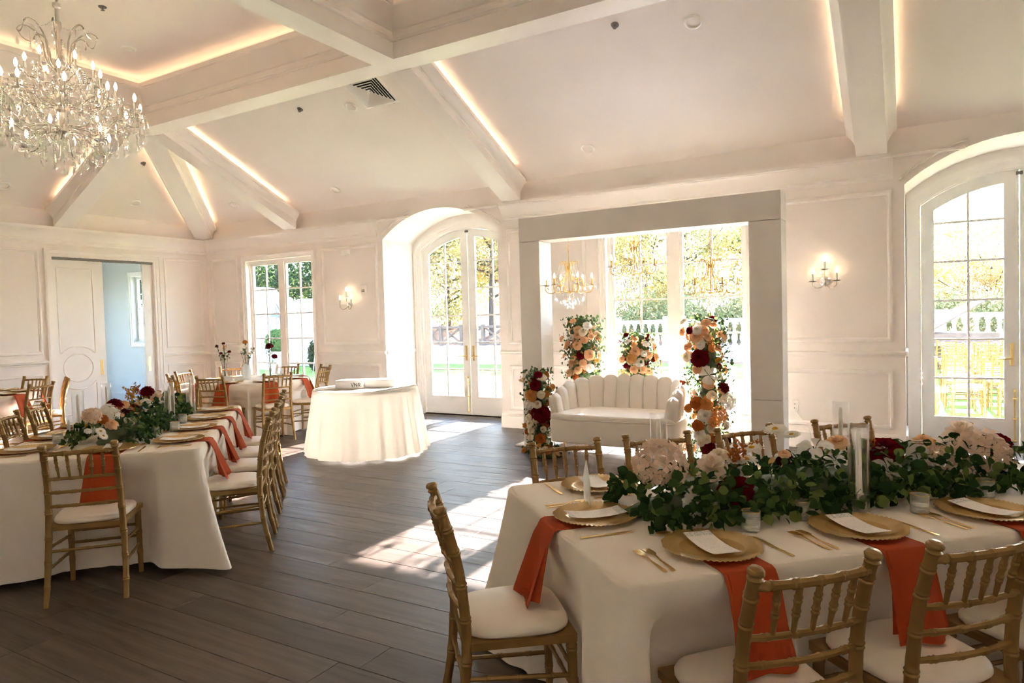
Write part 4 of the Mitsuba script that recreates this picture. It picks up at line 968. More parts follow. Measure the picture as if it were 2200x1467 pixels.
F_C = [(-2.89,7.56,1.33,0.034,'b'),(-2.87,7.55,1.25,0.038,'w'),(-2.77,7.55,1.28,0.041,'p'),(-2.79,7.55,1.22,0.041,'p'),(-2.78,7.55,1.13,0.061,'p'),(-2.66,7.62,1.22,0.041,'w'),(-2.96,7.58,1.23,0.034,'s'),(-2.82,7.55,1.04,0.061,'rh'),(-2.68,7.6,1.1,0.041,'w'),(-2.64,7.68,1.09,0.062,'p'),(-2.62,7.75,1.04,0.049,'b'),(-2.73,7.57,1.0,0.055,'w'),(-2.97,7.58,1.03,0.048,'p'),(-2.91,7.56,0.96,0.034,'b'),(-2.8,7.55,0.92,0.055,'p'),(-2.7,7.59,0.92,0.055,'p'),(-2.65,7.66,0.89,0.048,'p'),(-2.76,7.56,0.83,0.041,'b')]
F_R = [(-2.06,7.03,1.48,0.046,'w'),(-1.81,6.99,1.47,0.054,'p'),(-1.74,7.03,1.44,0.042,'p'),(-1.99,7.0,1.38,0.042,'b'),(-1.9,6.98,1.39,0.06,'w'),(-2.08,7.04,1.37,0.055,'p'),(-1.83,6.99,1.38,0.054,'p'),(-1.93,6.99,1.32,0.072,'p'),(-1.79,7.0,1.31,0.042,'p'),(-1.87,6.98,1.23,0.048,'w'),(-2.02,7.01,1.21,0.054,'p'),(-1.89,6.98,1.1,0.096,'b'),(-2.03,7.01,1.11,0.061,'i'),(-1.7,7.07,1.19,0.042,'p'),(-1.71,7.06,1.06,0.054,'s'),(-1.92,6.99,0.98,0.054,'p'),(-1.79,7.0,0.92,0.096,'l'),(-1.79,7.0,0.83,0.06,'p'),(-1.66,7.2,0.77,0.068,'b'),(-1.68,7.17,0.74,0.049,'p'),(-1.76,7.01,0.71,0.054,'i'),(-1.65,7.2,0.63,0.093,'wh'),(-1.94,6.99,0.63,0.073,'r'),(-1.82,6.99,0.63,0.072,'a'),(-2.03,7.01,0.57,0.049,'a'),(-1.83,6.99,0.5,0.085,'w'),(-1.71,7.07,0.5,0.091,'rh'),(-1.92,6.98,0.4,0.067,'r'),(-1.75,7.02,0.44,0.067,'rh'),(-1.77,7.01,0.37,0.049,'i'),(-1.91,6.98,0.31,0.067,'w'),(-1.82,6.99,0.26,0.049,'i'),(-1.74,7.03,0.27,0.061,'r'),(-1.88,6.98,0.22,0.043,'i'),(-1.79,7.0,0.17,0.085,'b'),(-2.03,7.01,0.15,0.062,'ph'),(-2.03,7.01,0.26,0.049,'i'),(-1.71,7.06,0.2,0.061,'wh'),(-2.04,7.02,0.83,0.055,'s')]
F_GR = [(0.44,0.6,0.947,0.098,'ph'),(0.66,0.59,0.936,0.061,'py'),(0.72,0.63,0.976,0.04,'i'),(0.78,0.57,0.912,0.03,'w'),(0.55,0.49,0.836,0.064,'w'),(0.78,0.6,0.943,0.05,'s'),(0.72,0.51,0.854,0.066,'b'),(0.88,0.64,0.979,0.041,'d'),(0.77,0.53,0.877,0.02,'i'),(1.01,0.66,1.041,0.046,'d'),(1.09,0.66,1.016,0.034,'d'),(1.02,0.62,0.958,0.025,'p'),(1.17,0.62,0.965,0.069,'l'),(1.23,0.57,0.915,0.043,'l'),(1.3,0.64,0.982,0.049,'p'),(1.44,0.61,0.956,0.023,'s'),(1.51,0.6,0.939,0.069,'b'),(1.45,0.52,0.867,0.059,'l'),(1.74,0.62,0.958,0.041,'p'),(1.78,0.6,0.947,0.034,'d'),(1.67,0.58,0.923,0.043,'w'),(1.97,0.63,0.967,0.071,'py'),(1.88,0.58,0.923,0.035,'d'),(1.75,0.54,0.887,0.058,'ph'),(1.94,0.52,0.865,0.115,'ph'),(1.77,0.49,0.839,0.031,'d'),(2.1,0.58,0.921,0.068,'b'),(1.99,0.46,0.807,0.032,'w'),(0.98,0.49,0.843,0.029,'w'),(1.43,0.45,0.795,0.031,'w')]
F_GL = [(0.64,0.64,1.021,0.053,'b'),(1.59,0.64,1.026,0.053,'b'),(2.13,0.49,0.876,0.038,'b'),(0.86,0.64,0.995,0.043,'p'),(1.09,0.64,1.006,0.062,'s'),(1.31,0.59,0.956,0.047,'w'),(1.67,0.6,0.964,0.058,'py'),(1.09,0.52,0.893,0.049,'w'),(0.81,0.54,0.913,0.031,'p'),(0.37,0.61,0.969,0.065,'wh'),(0.11,0.63,0.989,0.055,'ph'),(0.25,0.61,0.969,0.036,'r'),(0.26,0.56,0.931,0.043,'p'),(0.58,0.53,0.907,0.038,'w'),(0.52,0.61,0.974,0.037,'r'),(-0.02,0.55,0.917,0.03,'d'),(-0.08,0.52,0.896,0.027,'d'),(1.85,0.46,0.851,0.046,'w'),(-0.14,0.58,0.947,0.02,'w'),(2.42,0.59,0.957,0.05,'s'),(1.26,0.64,1.046,0.042,'s'),(1.63,0.53,0.9,0.04,'w'),(2.11,0.58,0.947,0.043,'p')]
def column(label, lst, ax, ay, z0, z1, rad, seed, fill, n_leaf=420, group=None):
    """a standing flower column: flowers face outward from its axis"""
    g = np.random.default_rng(seed)
    k = thing('standing_bouquet', label, 'flowers', group)
    zc = np.linspace(max(z0, .02), z1, 14)
    core = [(0.0, zc[0])] + [(rad * .36 * (.85 + .3 * g.random()), z) for z in zc] + [(0, zc[-1] + .02)]
    put('core', solid(mv(lathe(core, 14), M4((ax, ay, 0))), 'stem_green', True), k)
    if z0 > .3:
        put('stand', solid(join([tube([(ax, ay, 0), (ax, ay, z0 + .1)], .012, 8), mv(lathe([(0, 0), (.13, 0), (.13, .012), (0, .014)], 20), M4((ax, ay, 0)))]), 'gilt', True), k)
    for x, y, z, r, t in lst:
        d = np.array([x - ax, y - ay, .06 + .25 * max(0, (z - z1 + .12) / .12)]); d /= np.linalg.norm(d) + 1e-6
        flower(k, t, np.array([x, y, max(z, r * .5)]), d + (0, 0, .12), r, g)
    kinds = [t for *_, t in lst if t not in ('s', 'l')]
    for i in range(fill):                                   # the sides and the back
        a = g.uniform(-.35, math.pi + .35); z = g.uniform(z0 + .06, z1 - .03); r = g.uniform(.035, .06)
        d = np.array([math.cos(a), math.sin(a), .1])
        flower(k, kinds[g.integers(len(kinds))], np.array([ax, ay, z]) + d * rad * g.uniform(.8, 1.0), d, r, g)
    for i in range(int(fill * 1.6) + 14):                   # smaller blooms deeper in, all round
        a = i * 2.4; z = g.uniform(z0 + .04, z1 - .02); d = np.array([math.cos(a), math.sin(a), .15])
        flower(k, kinds[g.integers(len(kinds))], np.array([ax, ay, z]) + d * rad * g.uniform(.62, .78), d, g.uniform(.034, .05), g)
    n_leaf = int(n_leaf * 2.4); a = g.uniform(0, 2 * math.pi, n_leaf); z = g.uniform(z0, z1 + .04, n_leaf); rr = rad * np.clip(g.normal(.68, .2, n_leaf), .35, 1.2)
    D = np.stack([np.cos(a), np.sin(a), g.normal(.15, .35, n_leaf)], 1)
    P = np.stack([ax + rr * np.cos(a), ay + rr * np.sin(a), z], 1)
    foliage(k, P, D, .036, g, ('leaf_mid', 'leaf_sage', 'leaf_mid', 'leaf_pale'))
column('low column of apricot, ivory and burgundy flowers at the left end of the loveseat', [(x, y - .06, z, r, t) for x, y, z, r, t in F_L1], -3.74, 6.95, 0, .92, .17, 21, 12)
column('peach flower column rising behind the left half of the loveseat', F_L2, -3.52, 7.74, .78, 1.5, .24, 22, 12, 520)
column('shorter peach flower column with burgundy blooms behind the middle of the loveseat', F_C, -2.8, 7.76, .76, 1.3, .2, 23, 10)
column('tallest column, of white, apricot, rust and burgundy flowers, right of the loveseat', F_R, -1.86, 7.24, 0, 1.48, .23, 24, 26, 620)
for lb, x, y, seed in (('low mound of apricot and rust flowers on the floor behind the loveseat', -2.45, 7.75, 31), ('small mound of rust flowers on the floor before the right end of the loveseat', -2.25, 6.45, 32), ('low mound of rust and ivory flowers on the floor at the left of the loveseat', -3.52, 6.72, 33)):
    g = np.random.default_rng(seed); k = thing('flower_mound', lb, 'flowers')
    put('core', solid(mv(lathe([(0, 0), (.17, 0), (.15, .05), (.08, .09), (0, .10)], 12), M4((x, y, 0))), 'stem_green', True), k)
    for i in range(14):
        a = i * 2.4; r = .17 * math.sqrt((i + .5) / 14); d = np.array([math.cos(a) * r * 4, math.sin(a) * r * 4, .6])
        flower(k, ('r', 'a', 'i', 'p', 'rh')[i % 5], np.array([x + r * math.cos(a), y + r * math.sin(a), .13 - r * .35]), d, .045, g)
    n = 90; a = g.uniform(0, 6.28, n); r = .24 * np.sqrt(g.random(n)); P = np.stack([x + r * np.cos(a), y + r * np.sin(a), .03 + .1 * (1 - r / .24)], 1)
    foliage(k, P, np.stack([np.cos(a), np.sin(a), a * 0 + .6], 1), .045, g, ('leaf_mid', 'leaf_deep'))

def garland(label, F, lst, a0, a1, bc, hw, ht, seed, n_leaf, parts, fill):
    g = np.random.default_rng(seed); k = thing('flower_garland', label, 'flowers')
    A = np.linspace(a0, a1, 30)
    rings = []
    for i, a in enumerate(A):
        e = math.sin(math.pi * (i + .3) / 29.6) ** .4; th = np.linspace(0, 2 * math.pi, 12, endpoint=False)
        w = hw * .62 * e * (.85 + .3 * g.random()); h = ht * .60 * e * (.85 + .3 * g.random())
        rings.append([(*F.p(a, bc + w * math.cos(t))[:2], TH + .008 + max(0, h * .5 + h * .5 * math.sin(t))) for t in th])
    put('core', solid(loft(rings), 'stem_green', True), k)
    for a, b, z, r, t in lst:
        p = F.p(a, b, z); side = (b - bc) / hw
        d = np.array([*(F.e * side * .9), .55 + (z - TH - .1) * 2.2])
        d[:2] += (EYE[:2] - p[:2]) / np.linalg.norm(EYE[:2] - p[:2]) * .35
        out = np.array([*(F.e * side), .5]); flower(k, t, p + d / np.linalg.norm(d) * r * .35, d, r * 1.06, g)
    ks = ('w', 'i', 'p', 'b', 'd', 'py', 'r', 's', 'w', 'i') if seed == 42 else ('w', 'i', 'd', 'b', 'd', 'py', 'l', 's')
    for i in range(fill):
        a = g.uniform(a0 + .1, a1 - .05); th = g.uniform(math.radians(80), math.radians(165))
        d = np.array([*(-F.e * math.cos(th)), math.sin(th)]); p = F.p(a, bc - hw * .8 * math.cos(th), TH + .05 + ht * .85 * math.sin(th))
        flower(k, ks[g.integers(len(ks))], p, d, g.uniform(.028, .05), g)
    a = g.uniform(a0 - .03, a1 + .03, n_leaf); th = g.uniform(math.radians(-8), math.radians(188), n_leaf)
    low = g.random(n_leaf) < .62; th = np.where(low, np.where(g.random(n_leaf) < .68, math.pi - np.abs(g.normal(.0, .55, n_leaf)), np.abs(g.normal(0, .5, n_leaf))), th); th = np.clip(th, math.radians(-4), math.radians(184))
    end = np.minimum(1, np.minimum(a - a0 + .08, a1 - a + .08) / .16); rr = g.uniform(.72, 1.12, n_leaf) * (.55 + .45 * np.clip(end, 0, 1))
    b = bc + hw * rr * np.cos(th) * 1.05; z = TH + .03 + np.maximum(0, ht * rr * np.sin(th) * .84)
    P = np.array([F.p(x, y, q) for x, y, q in zip(a, b, z)])
    D = np.stack([F.e[0] * np.cos(th), F.e[1] * np.cos(th), np.maximum(np.sin(th), .15)], 1) + g.normal(0, .25, (n_leaf, 3))
    foliage(k, P, D, .042, g, ('leaf_mid', 'leaf_sage', 'leaf_mid', 'leaf_deep', 'leaf_pale') if not parts else ('leaf_deep', 'leaf_mid', 'leaf_deep', 'leaf_mid', 'leaf_pale'), parts, .25)
garland('lush eucalyptus garland with blush, white and burgundy blooms along the right foreground table', RT, F_GR, .30, 2.22, .60, .24, .17, 41, 1700, 300, 26)
garland('eucalyptus garland with peach, orange and burgundy blooms along the left long table', LT, F_GL, .30, 2.20, .62, .22, .17, 42, 1500, 0, 46)

# ================================================================ glass and candles on the tables
cyl_s = solid(lathe([(.0375, 0), (.0385, .001), (.0385, .344), (.0375, .345), (.0365, .344), (.0365, .004), (0, .004)], 28, False), 'glass_sheet', 40)
taper_s = solid(lathe([(0, .05), (.0135, .05), (.0125, .06), (.0085, .30), (.006, .315), (0, .318)], 14), 'wax', 40)
hold_s = solid(lathe([(.0, .005), (.026, .005), (.027, .012), (.027, .05), (.024, .056), (.018, .058), (.018, .075), (.0145, .078), (.0135, .05), (0, .05)], 20), 'cut_glass', 30)
def candle(p, where):
    k = thing('glass_cylinder', f'clear glass candle cylinder {where}', 'vase'); scene[k] = {**cyl_s, 'to_world': T(M4(p))}
    k = thing('taper_candle', f'white taper candle in the glass cylinder {where}', 'candle'); put('candle', taper_s, k, M4(p)); put('glass_holder', hold_s, k, M4(p))
for a, b, w in ((1.15, .355, 'standing before the garland, right table'), (1.55, .90, 'behind the garland, beside the foremost one, right table'), (.62, .95, 'left of the right table, before the loveseat'), (2.12, .36, 'at the right edge of the picture')):
    candle(RT.p(a, b, TH + .003), w)
for a, b, w in ((.85, .93, 'leftmost on the left long table'), (1.5, .92, 'second from the left on the left long table'), (1.22, .40, 'third from the left on the left long table'), (1.95, .37, 'farthest right on the left long table')):
    candle(LT.p(a, b, TH + .003), w)
vprof = [(.027, 0), (.031, .003)] + [(.0325 + .0007 * math.sin(i * 2.1), .006 + i * .0038) for i in range(17)] + [(.0335, .072)]
vot_s = solid(lathe(vprof + [(.031, .072), (.030, .006), (0, .005)], 24, False), 'cut_glass', 25)
vwax_s = solid(lathe([(0, .006), (.0285, .006), (.0290, .034), (.026, .036), (0, .035)], 20), 'wax', 40)
vrim_s = solid(lathe([(.0312, .0715), (.034, .0715), (.034, .0738), (.0312, .0738)], 24, False), 'gilt', 40)
VN = {}
def votive(p, label):
    k = thing('votive_holder', label, 'candle holder'); put('glass', vot_s, k, M4(p)); put('gold_rim', vrim_s, k, M4(p))
    k = thing('votive_candle', label.replace('textured glass votive', 'white candle in the votive'), 'candle'); scene[k] = {**vwax_s, 'to_world': T(M4(p))}
for F, lst, w in ((RT, ((.64, .31), (.89, .36), (1.35, .27), (1.77, .35)), 'right table'), (LT, ((.63, .39), (.86, .30), (1.33, .33), (.65, 1.0)), 'left table')):
    for i, (a, b) in enumerate(lst): votive(F.p(a, b, TH + .003), f'textured glass votive with gold rim, {ORD[i]} of four on the {w}')
def arch_sign(p, rz, w, h, pointed, label):
    pts = [(-w / 2, 0), (w / 2, 0), (w / 2, h * .6)] + ([(0, h)] if pointed else [(w / 2 * math.cos(t), h * .6 + h * .4 * math.sin(t)) for t in np.linspace(.15, math.pi - .15, 14)]) + [(-w / 2, h * .6)]
    k = thing('table_sign', label, 'sign')
    m = M4(p, rz) @ np.array([[1, 0, 0, 0], [0, 0, -1, .002], [0, 1, 0, 0], [0, 0, 0, 1.0]])
    put('panel', solid(plate(sg.Polygon(pts), m, .004), 'frost'), k)
    put('foot', solid(mv(box(-w * .35, w * .35, -.02, .02, 0, .012, .003), M4(p, rz)), 'gilt'), k)
arch_sign(LT.p(.55, .90, TH + .003), -.6 + math.pi, .12, .17, False, 'frosted arched table sign on the left long table')
arch_sign(RT.p(.22, .82, TH + .003), 2.2, .12, .19, True, 'pointed frosted table sign seen edge-on at the end of the right garland')

# ================================================================ place settings
def ruffle(seed):
    g = np.random.default_rng(seed); n = 120; a = np.arange(n) * 2 * np.pi / n
    sc = .5 + .5 * np.cos(a * 15 + .8 * np.sin(a * 3)); w = meshkit.noise(np.stack([np.cos(a) * 4, np.sin(a) * 4, a * 0 + seed], 1)) - .5
    pleat = np.cos(a * 60)
    def ring(r, z, k): return np.stack([(r + k * (.004 * sc + .004 * w)) * np.cos(a), (r + k * (.004 * sc + .004 * w)) * np.sin(a), z + k * (.0024 * pleat + .004 * w)], 1)
    up = [ring(.002, .0055, 0), ring(.09, .0055, 0), ring(.104, .0075, .1), ring(.118, .0125, .55), ring(.140, .0165, .8), ring(.160, .0185, 1)]
    dn = [ring(.1605, .0165, 1), ring(.138, .0135, .8), ring(.115, .0085, .5), ring(.10, .002, 0), ring(.002, .002, 0)]
    return loft(up[:3], False), loft(up[2:] + dn, False)
CHS = [tuple(mikit.ply(m, None, 35) for m in ruffle(s)) for s in (1, 2)]
def menu_mesh():
    u, v = np.meshgrid(np.linspace(0, 1, 4), np.linspace(0, 1, 9), indexing='ij')
    z = .020 + .011 * (2 * v - 1) ** 2 * (2 * v - 1 > -2) - .004 * (v < .0)
    V = np.stack([(u - .5) * .098, (v - .5) * .225, z], -1).reshape(-1, 3)
    i, j = np.meshgrid(np.arange(3), np.arange(8), indexing='ij'); F = q2t(np.stack([i * 9 + j, (i + 1) * 9 + j, (i + 1) * 9 + j + 1, i * 9 + j + 1], -1).reshape(-1, 4))
    return V, F, np.stack([u.ravel(), v.ravel()], 1)
mm = menu_mesh(); menu_s = mikit.ply((mm[0], mm[1]), 'menu_print', True, uv=mm[2])
def napkin(seed, hang):
    g = np.random.default_rng(seed); ms = []
    for lay, (dx, hh, dy) in enumerate(((0, hang, 0), (.022, hang * .93, .007))):
        path = [(.20, TH + .004), (.05, TH + .004), (.004, TH + .0045), (-.012, TH - .002), (-.022, TH - .02)] + [(-.030 - .075 * t, TH - .02 - (hh - .02) * t) for t in np.linspace(.12, 1, 9)]
        us = np.linspace(-.5, .5, 9); top = []
        for i, (y, z) in enumerate(path):
            t = max(0, (i - 4) / 9)
            w = .165 + .045 * t
            top.append([(dx * (lay * 1.0) - .01 * lay + u * w, y - dy * .6 + .026 * t * math.sin(u * 7.5 + seed * 1.3 + lay * 1.2) + (.022 * t * lay), z + (0 if i > 3 else -.001 * lay)) for u in us])
        R = np.array(top); nrm = np.zeros_like(R); nrm[..., 1] = -1; nrm[:4, :, 1] = 0; nrm[:4, :, 2] = 1
        rings = np.concatenate([R + nrm * .0012, (R - nrm * .0012)[:, ::-1]], 1)
        ms.append(loft(rings))
    return join(ms)
NAPS = [mikit.ply(napkin(s, .265), 'rust_cloth', 50) for s in (1, 2, 3)]
def flatware(kind):
    if kind == 'fork':
        hd = sg.Polygon([(-.012, .150), (-.010, .140), (-.003, .130), (.003, .130), (.010, .140), (.012, .150), (.012, .198), (-.012, .198)])
        for x in (-.0062, 0, .0062): hd = hd.difference(sg.box(x - .0013, .156, x + .0013, .2))
        p = hd.union(sg.Polygon([(-.0048, 0), (.0048, 0), (.006, .02), (.0026, .09), (.0032, .132), (-.0032, .132), (-.0026, .09), (-.006, .02)]))
    elif kind == 'knife':
        p = sg.Polygon([(-.005, 0), (.005, 0), (.0058, .02), (.0042, .10), (.009, .112), (.0098, .17), (.006, .205), (-.002, .215), (-.005, .205), (-.0042, .10), (-.0058, .02)])
    else:
        p = sg.Polygon([(-.0048, 0), (.0048, 0), (.006, .02), (.0026, .09), (.003, .135), (-.003, .135), (-.0026, .09), (-.006, .02)]).union(sg.Polygon([(.016 * math.cos(t), .160 + .028 * math.sin(t)) for t in np.linspace(0, 6.283, 24)]))
    m = trimesh.creation.extrude_polygon(p, .0022)
    m = m.subdivide_to_size(.022) if kind != 'fork' else m
    v = np.array(m.vertices)
    v[:, 2] += .0015 + .006 * np.clip((v[:, 1] - .08) / .06, 0, 1) * (kind != 'knife') - .005 * np.clip((v[:, 1] - .15) / .04, 0, 1) ** 2 * (kind == 'spoon') * 0 - (.006 * (1 - np.clip(((v[:, 0] / .016) ** 2 + ((v[:, 1] - .16) / .028) ** 2), 0, 1)) if kind == 'spoon' else 0) - (.004 * np.clip((v[:, 1] - .13) / .07, 0, 1) if kind == 'fork' else 0)
    return v, np.array(m.faces)
FLAT = {q: solid(flatware(q), 'gilt', 35) for q in ('fork', 'knife', 'spoon')}
def setting(E0, rz, where, grp, full=True, nap=True, seed=0, mrot=0.0):
    """E0: the table's edge before the seat; rz: local +y points to the table's middle"""
    g = np.random.default_rng(seed + 77)
    def at(x, y, z=0.0, r=0.0, s=1.0): return M4((0, 0, 0), 0) if 0 else M4((E0[0], E0[1], z), rz) @ M4((x, y, 0), r)
    j = g.normal(0, .006, 4)
    if nap:
        k = thing('rust_napkin', f'rust napkin hanging at {where}', 'napkin', f'rust napkins, {grp}'); scene[k] = {**NAPS[seed % 3], 'to_world': T(at(j[0], 0))}
    c = CHS[seed % 2]; m = at(j[0], .185, TH + .0055, g.uniform(0, 6))
    k = thing('charger_plate', f'gold ruffled charger plate at {where}', 'plate', f'gold charger plates, {grp}'); put('well', {**c[0], 'bsdf': REF('charger_gold')}, k, m); put('rim', {**c[1], 'bsdf': REF('charger_rim')}, k, m)
    k = thing('menu_card', f'white menu card on the charger at {where}', 'menu card', f'menu cards, {grp}'); scene[k] = {**menu_s, 'to_world': T(at(j[0], .185, TH - .0005, mrot + g.uniform(-.12, .12)))}
    if full:
        for i, x in enumerate((-.205, -.232)):
            k = thing('gold_fork', f'{"inner" if i == 0 else "outer"} gold fork at {where}', 'fork', f'gold forks, {grp}'); scene[k] = {**FLAT['fork'], 'to_world': T(at(x + j[1] * .5, .055 + j[2], TH + .0025, .04 * (i - .5)))}
        k = thing('gold_knife', f'gold knife at {where}', 'knife', f'gold knives, {grp}'); scene[k] = {**FLAT['knife'], 'to_world': T(at(.198 + j[3], .04, TH + .0025, .03))}
        k = thing('gold_spoon', f'gold spoon at {where}', 'spoon', f'gold spoons, {grp}'); scene[k] = {**FLAT['spoon'], 'to_world': T(at(.09, .375 + j[2], TH + .0025, 1.57 + j[1] * 6))}
for F, tn in ((LT, 'left table'), (RT, 'right table')):
    for i, a in enumerate(SIDE if F is LT else (.40, .99, 1.57, 2.10)):
        side = 'aisle side' if F is LT else 'near side'
        setting(F.p(a, 0), F.rz if F is RT else F.rz, f'the {ORD[i]} seat, {side}, {tn}', tn, seed=i + (10 if F is RT else 0)) if F is RT else setting(F.p(a, 0), math.atan2(F.e[1], F.e[0]) - math.pi / 2, f'the {ORD[i]} seat, {side}, {tn}', tn, seed=i)
    for i, a in enumerate(SIDE if F is LT else FAR):
        setting(F.p(a, TW), math.atan2(-F.e[1], -F.e[0]) - math.pi / 2, f'the {ORD[i]} seat, {"wall side" if F is LT else "far side"}, {tn}', tn, seed=i + 4, nap=True)
    setting(F.p(0, .55 if F is LT else .645), math.atan2(F.d[1], F.d[0]) - math.pi / 2, f'the {"near" if F is LT else "aisle"} end of the {tn}', tn, seed=20 + (F is RT))
    setting(F.p(TL, .64), math.atan2(-F.d[1], -F.d[0]) - math.pi / 2, f'the far end of the {tn}', tn, seed=23)
for n, c in ROUND.items():
    for t in range(8):
        a = math.radians(22.5 + 45 * t)
        if n == 'corner' and t not in (0, 1, 2, 3, 7): continue
        w = {0: 'right', 1: 'back right', 2: 'far right', 3: 'far left', 4: 'left', 5: 'front far left', 6: 'front left', 7: 'front right'}[t]
        setting((c[0] + .765 * math.cos(a), c[1] + .765 * math.sin(a)), a + math.pi / 2, f'the {w} seat, round {"window" if n == "window" else "left-edge"} table', f'{n} table', full=False, seed=t)

# ================================================================ bud vases, window table
def vase(p, prof, m, label):
    k = thing('bud_vase', label, 'vase'); scene[k] = solid(mv(lathe(prof, 20, False), M4(p)), m, True); return k
def posy(p, zv, stems, label, seed):
    g = np.random.default_rng(seed); k = thing('flower_posy', label, 'flowers')
    for (dx, dy, h, kind, r) in stems:
        top = np.array([p[0] + dx, p[1] + dy, p[2] + h])
        put('stem', solid(tube(curve([(p[0], p[1], p[2] + .01), (p[0] + dx * .25, p[1] + dy * .25, p[2] + zv), top], 8), .0028, 5), 'stem_green', True), k)
        if kind != 'leaf': flower(k, kind, top, np.array([dx, dy, .9 * h]) + (.1, -.1, 0), r, g)
    n = 60; t = g.integers(len(stems), size=n); q = g.uniform(.5, 1, n)
    P = np.array([(p[0] + stems[i][0] * w + g.normal(0, .012), p[1] + stems[i][1] * w + g.normal(0, .012), p[2] + zv + (stems[i][2] - zv) * w) for i, w in zip(t, q)])
    foliage(k, P, g.normal(0, 1, (n, 3)) + (0, 0, .5), .028, g, ('leaf_sage', 'leaf_mid'), 0, .6)
slim = [(.022, 0), (.03, .01), (.03, .06), (.014, .11), (.012, .16), (.016, .18)]
fat = [(.0, 0), (.05, .002), (.062, .03), (.062, .16), (.045, .20), (.03, .215), (.034, .23)]
z0 = TH + .003
p = np.array([-8.55, 6.38, z0]); vase(p, slim, 'glass_sheet', 'slim clear bud vase on the window table, left of the frosted vase')
posy(p, .17, [(-.14, -.02, .50, 'b', .026), (-.04, .02, .54, 'b', .026), (.06, .04, .42, 'b', .026), (-.09, .05, .36, 'b', .028), (-.05, -.02, .40, 'b', .024), (.05, -.03, .46, 's', .03)], 'dark burgundy button flowers in the left bud vase, window table', 51)
p = np.array([-8.27, 6.52, z0]); vase(p, fat, 'frost', 'frosted white bottle vase in the middle of the window table')
posy(p, .22, [(0, 0, .56, 'a', .042), (-.10, .05, .46, 'd', .04), (.08, .06, .44, 'd', .04), (.12, -.03, .38, 'd', .035), (-.05, -.06, .44, 'wh', .045), (.05, -.04, .48, 'd', .04), (.15, .03, .46, 'leaf', .03)], 'wispy white flowers under one amber bloom in the frosted vase', 52)
p = np.array([-8.00, 6.72, z0]); vase(p, slim, 'glass_sheet', 'slim clear bud vase on the window table, right of the frosted vase')
posy(p, .17, [(0, 0, .50, 'b', .058), (.06, .04, .34, 'b', .042), (-.06, .05, .62, 'leaf', .03), (.05, .06, .64, 'leaf', .03), (-.08, -.02, .54, 'leaf', .03), (.07, -.02, .56, 'leaf', .03)], 'burgundy bloom with small-leaved sprigs in the right bud vase, window table', 53)
for x, y, w in ((-8.12, 6.78, 'left'), (-8.05, 6.92, 'right')):
    k = thing('glass_cylinder', f'slim glass candle cylinder behind the vases on the window table, {w} of two', 'vase'); scene[k] = {**cyl_s, 'to_world': T(M4((x, y, z0)))}
for x, y, w in ((-8.42, 6.30, 'left'), (-8.22, 6.34, 'right')):
    k = thing('place_card', f'small white tent card on the window table beside the vases, {w} of two', 'card')
    scene[k] = solid(join([mv(box(-.045, .045, -.001, .001, 0, .07), M4((x, y, z0), .9, 1, .35)), mv(box(-.045, .045, -.001, .001, 0, .07), M4((x + .02, y + .03, z0), .9, 1, -.35))]), 'plastic_white')

# ================================================================ gift boxes on the card table
bz = -.20
GB = thing('gift_box', 'white box with a dark monogram on its front, on the small round table', 'box')
gm = M4((-5.78, 6.05, TH + .003), .42)
put('body', solid(mv(box(-.165, .165, -.12, .12, 0, .085, .004), gm), 'plastic_white'), GB)
put('lid', solid(mv(box(-.168, .168, -.123, .123, .085, .10, .004), gm), 'plastic_white'), GB)
tx = meshkit.text_mesh('VNR', .042, .0012, bold=True)
put('monogram', solid(mv(tm(tx), gm @ np.array([[1, 0, 0, .025], [0, 0, -1, -.1205], [0, 1, 0, .026], [0, 0, 0, 1.0]])), 'black'), GB)
k = thing('gift_box', 'plain white box lying behind the monogrammed box on the small round table', 'box')
gm = M4((-5.55, 6.30, TH + .003), .5)
put('body', solid(mv(box(-.19, .19, -.13, .13, 0, .075, .004), gm), 'plastic_white'), k); put('lid', solid(mv(box(-.193, .193, -.133, .133, .075, .09, .004), gm), 'plastic_white'), k)

# ================================================================ outdoors
GZ = -.12
struct('lawn', solid(box(-90, 70, 9.25, 120, GZ - .3, GZ), 'lawn_green'))
struct('terrace', solid(box(-4.6, -.4, 8.5, 12.5, GZ - .05, GZ + .03, .01), 'stone_white'))
k = thing('garden_wall', 'low white garden wall across the lawn, seen through the left French door', 'wall')
put('wall', solid(box(-30, -11.2, 21.0, 21.3, GZ, .50, .02), 'stucco'), k); put('coping', solid(box(-30, -11.1, 20.96, 21.34, .50, .56, .02), 'stucco'), k)
k = thing('lattice_fence', 'brown timber fence with crossed braces above the low white garden wall', 'fence')
FZ0, FZ1 = .60, 1.30
put('top_rail', solid(box(-30, -11.2, 21.1, 21.2, FZ1 - .09, FZ1, .01), 'fence_brown'), k); put('bottom_rail', solid(box(-30, -11.2, 21.1, 21.2, FZ0, FZ0 + .09, .01), 'fence_brown'), k)
x = -30
while x < -11.2:
    put('post', solid(box(x, x + .12, 21.08, 21.22, .56, FZ1 + .04, .01), 'fence_brown'), k)
    for a, b in ((x + .12, x + .96), ):
        for s in (0, 1):
            p0, p1 = np.array([a, 21.15, FZ0 + .07]), np.array([b, 21.15, FZ1 - .07])
            if s: p0[2], p1[2] = p1[2], p0[2]
            put('brace', solid(run([(-.018, -.035), (.018, -.035), (.018, .035), (-.018, .035)], p0 + (0, .02 * (s - .5) * 2, 0), p1 + (0, .02 * (s - .5) * 2, 0), (0, 1, 0), np.cross(np.array([0, 1.0, 0]), (p1 - p0) / np.linalg.norm(p1 - p0))), 'fence_brown'), k)
    x += .96
k = struct('hillside'); V = []
xs, ys = np.meshgrid(np.linspace(-60, 40, 60), np.linspace(22.5, 60, 24), indexing='ij')
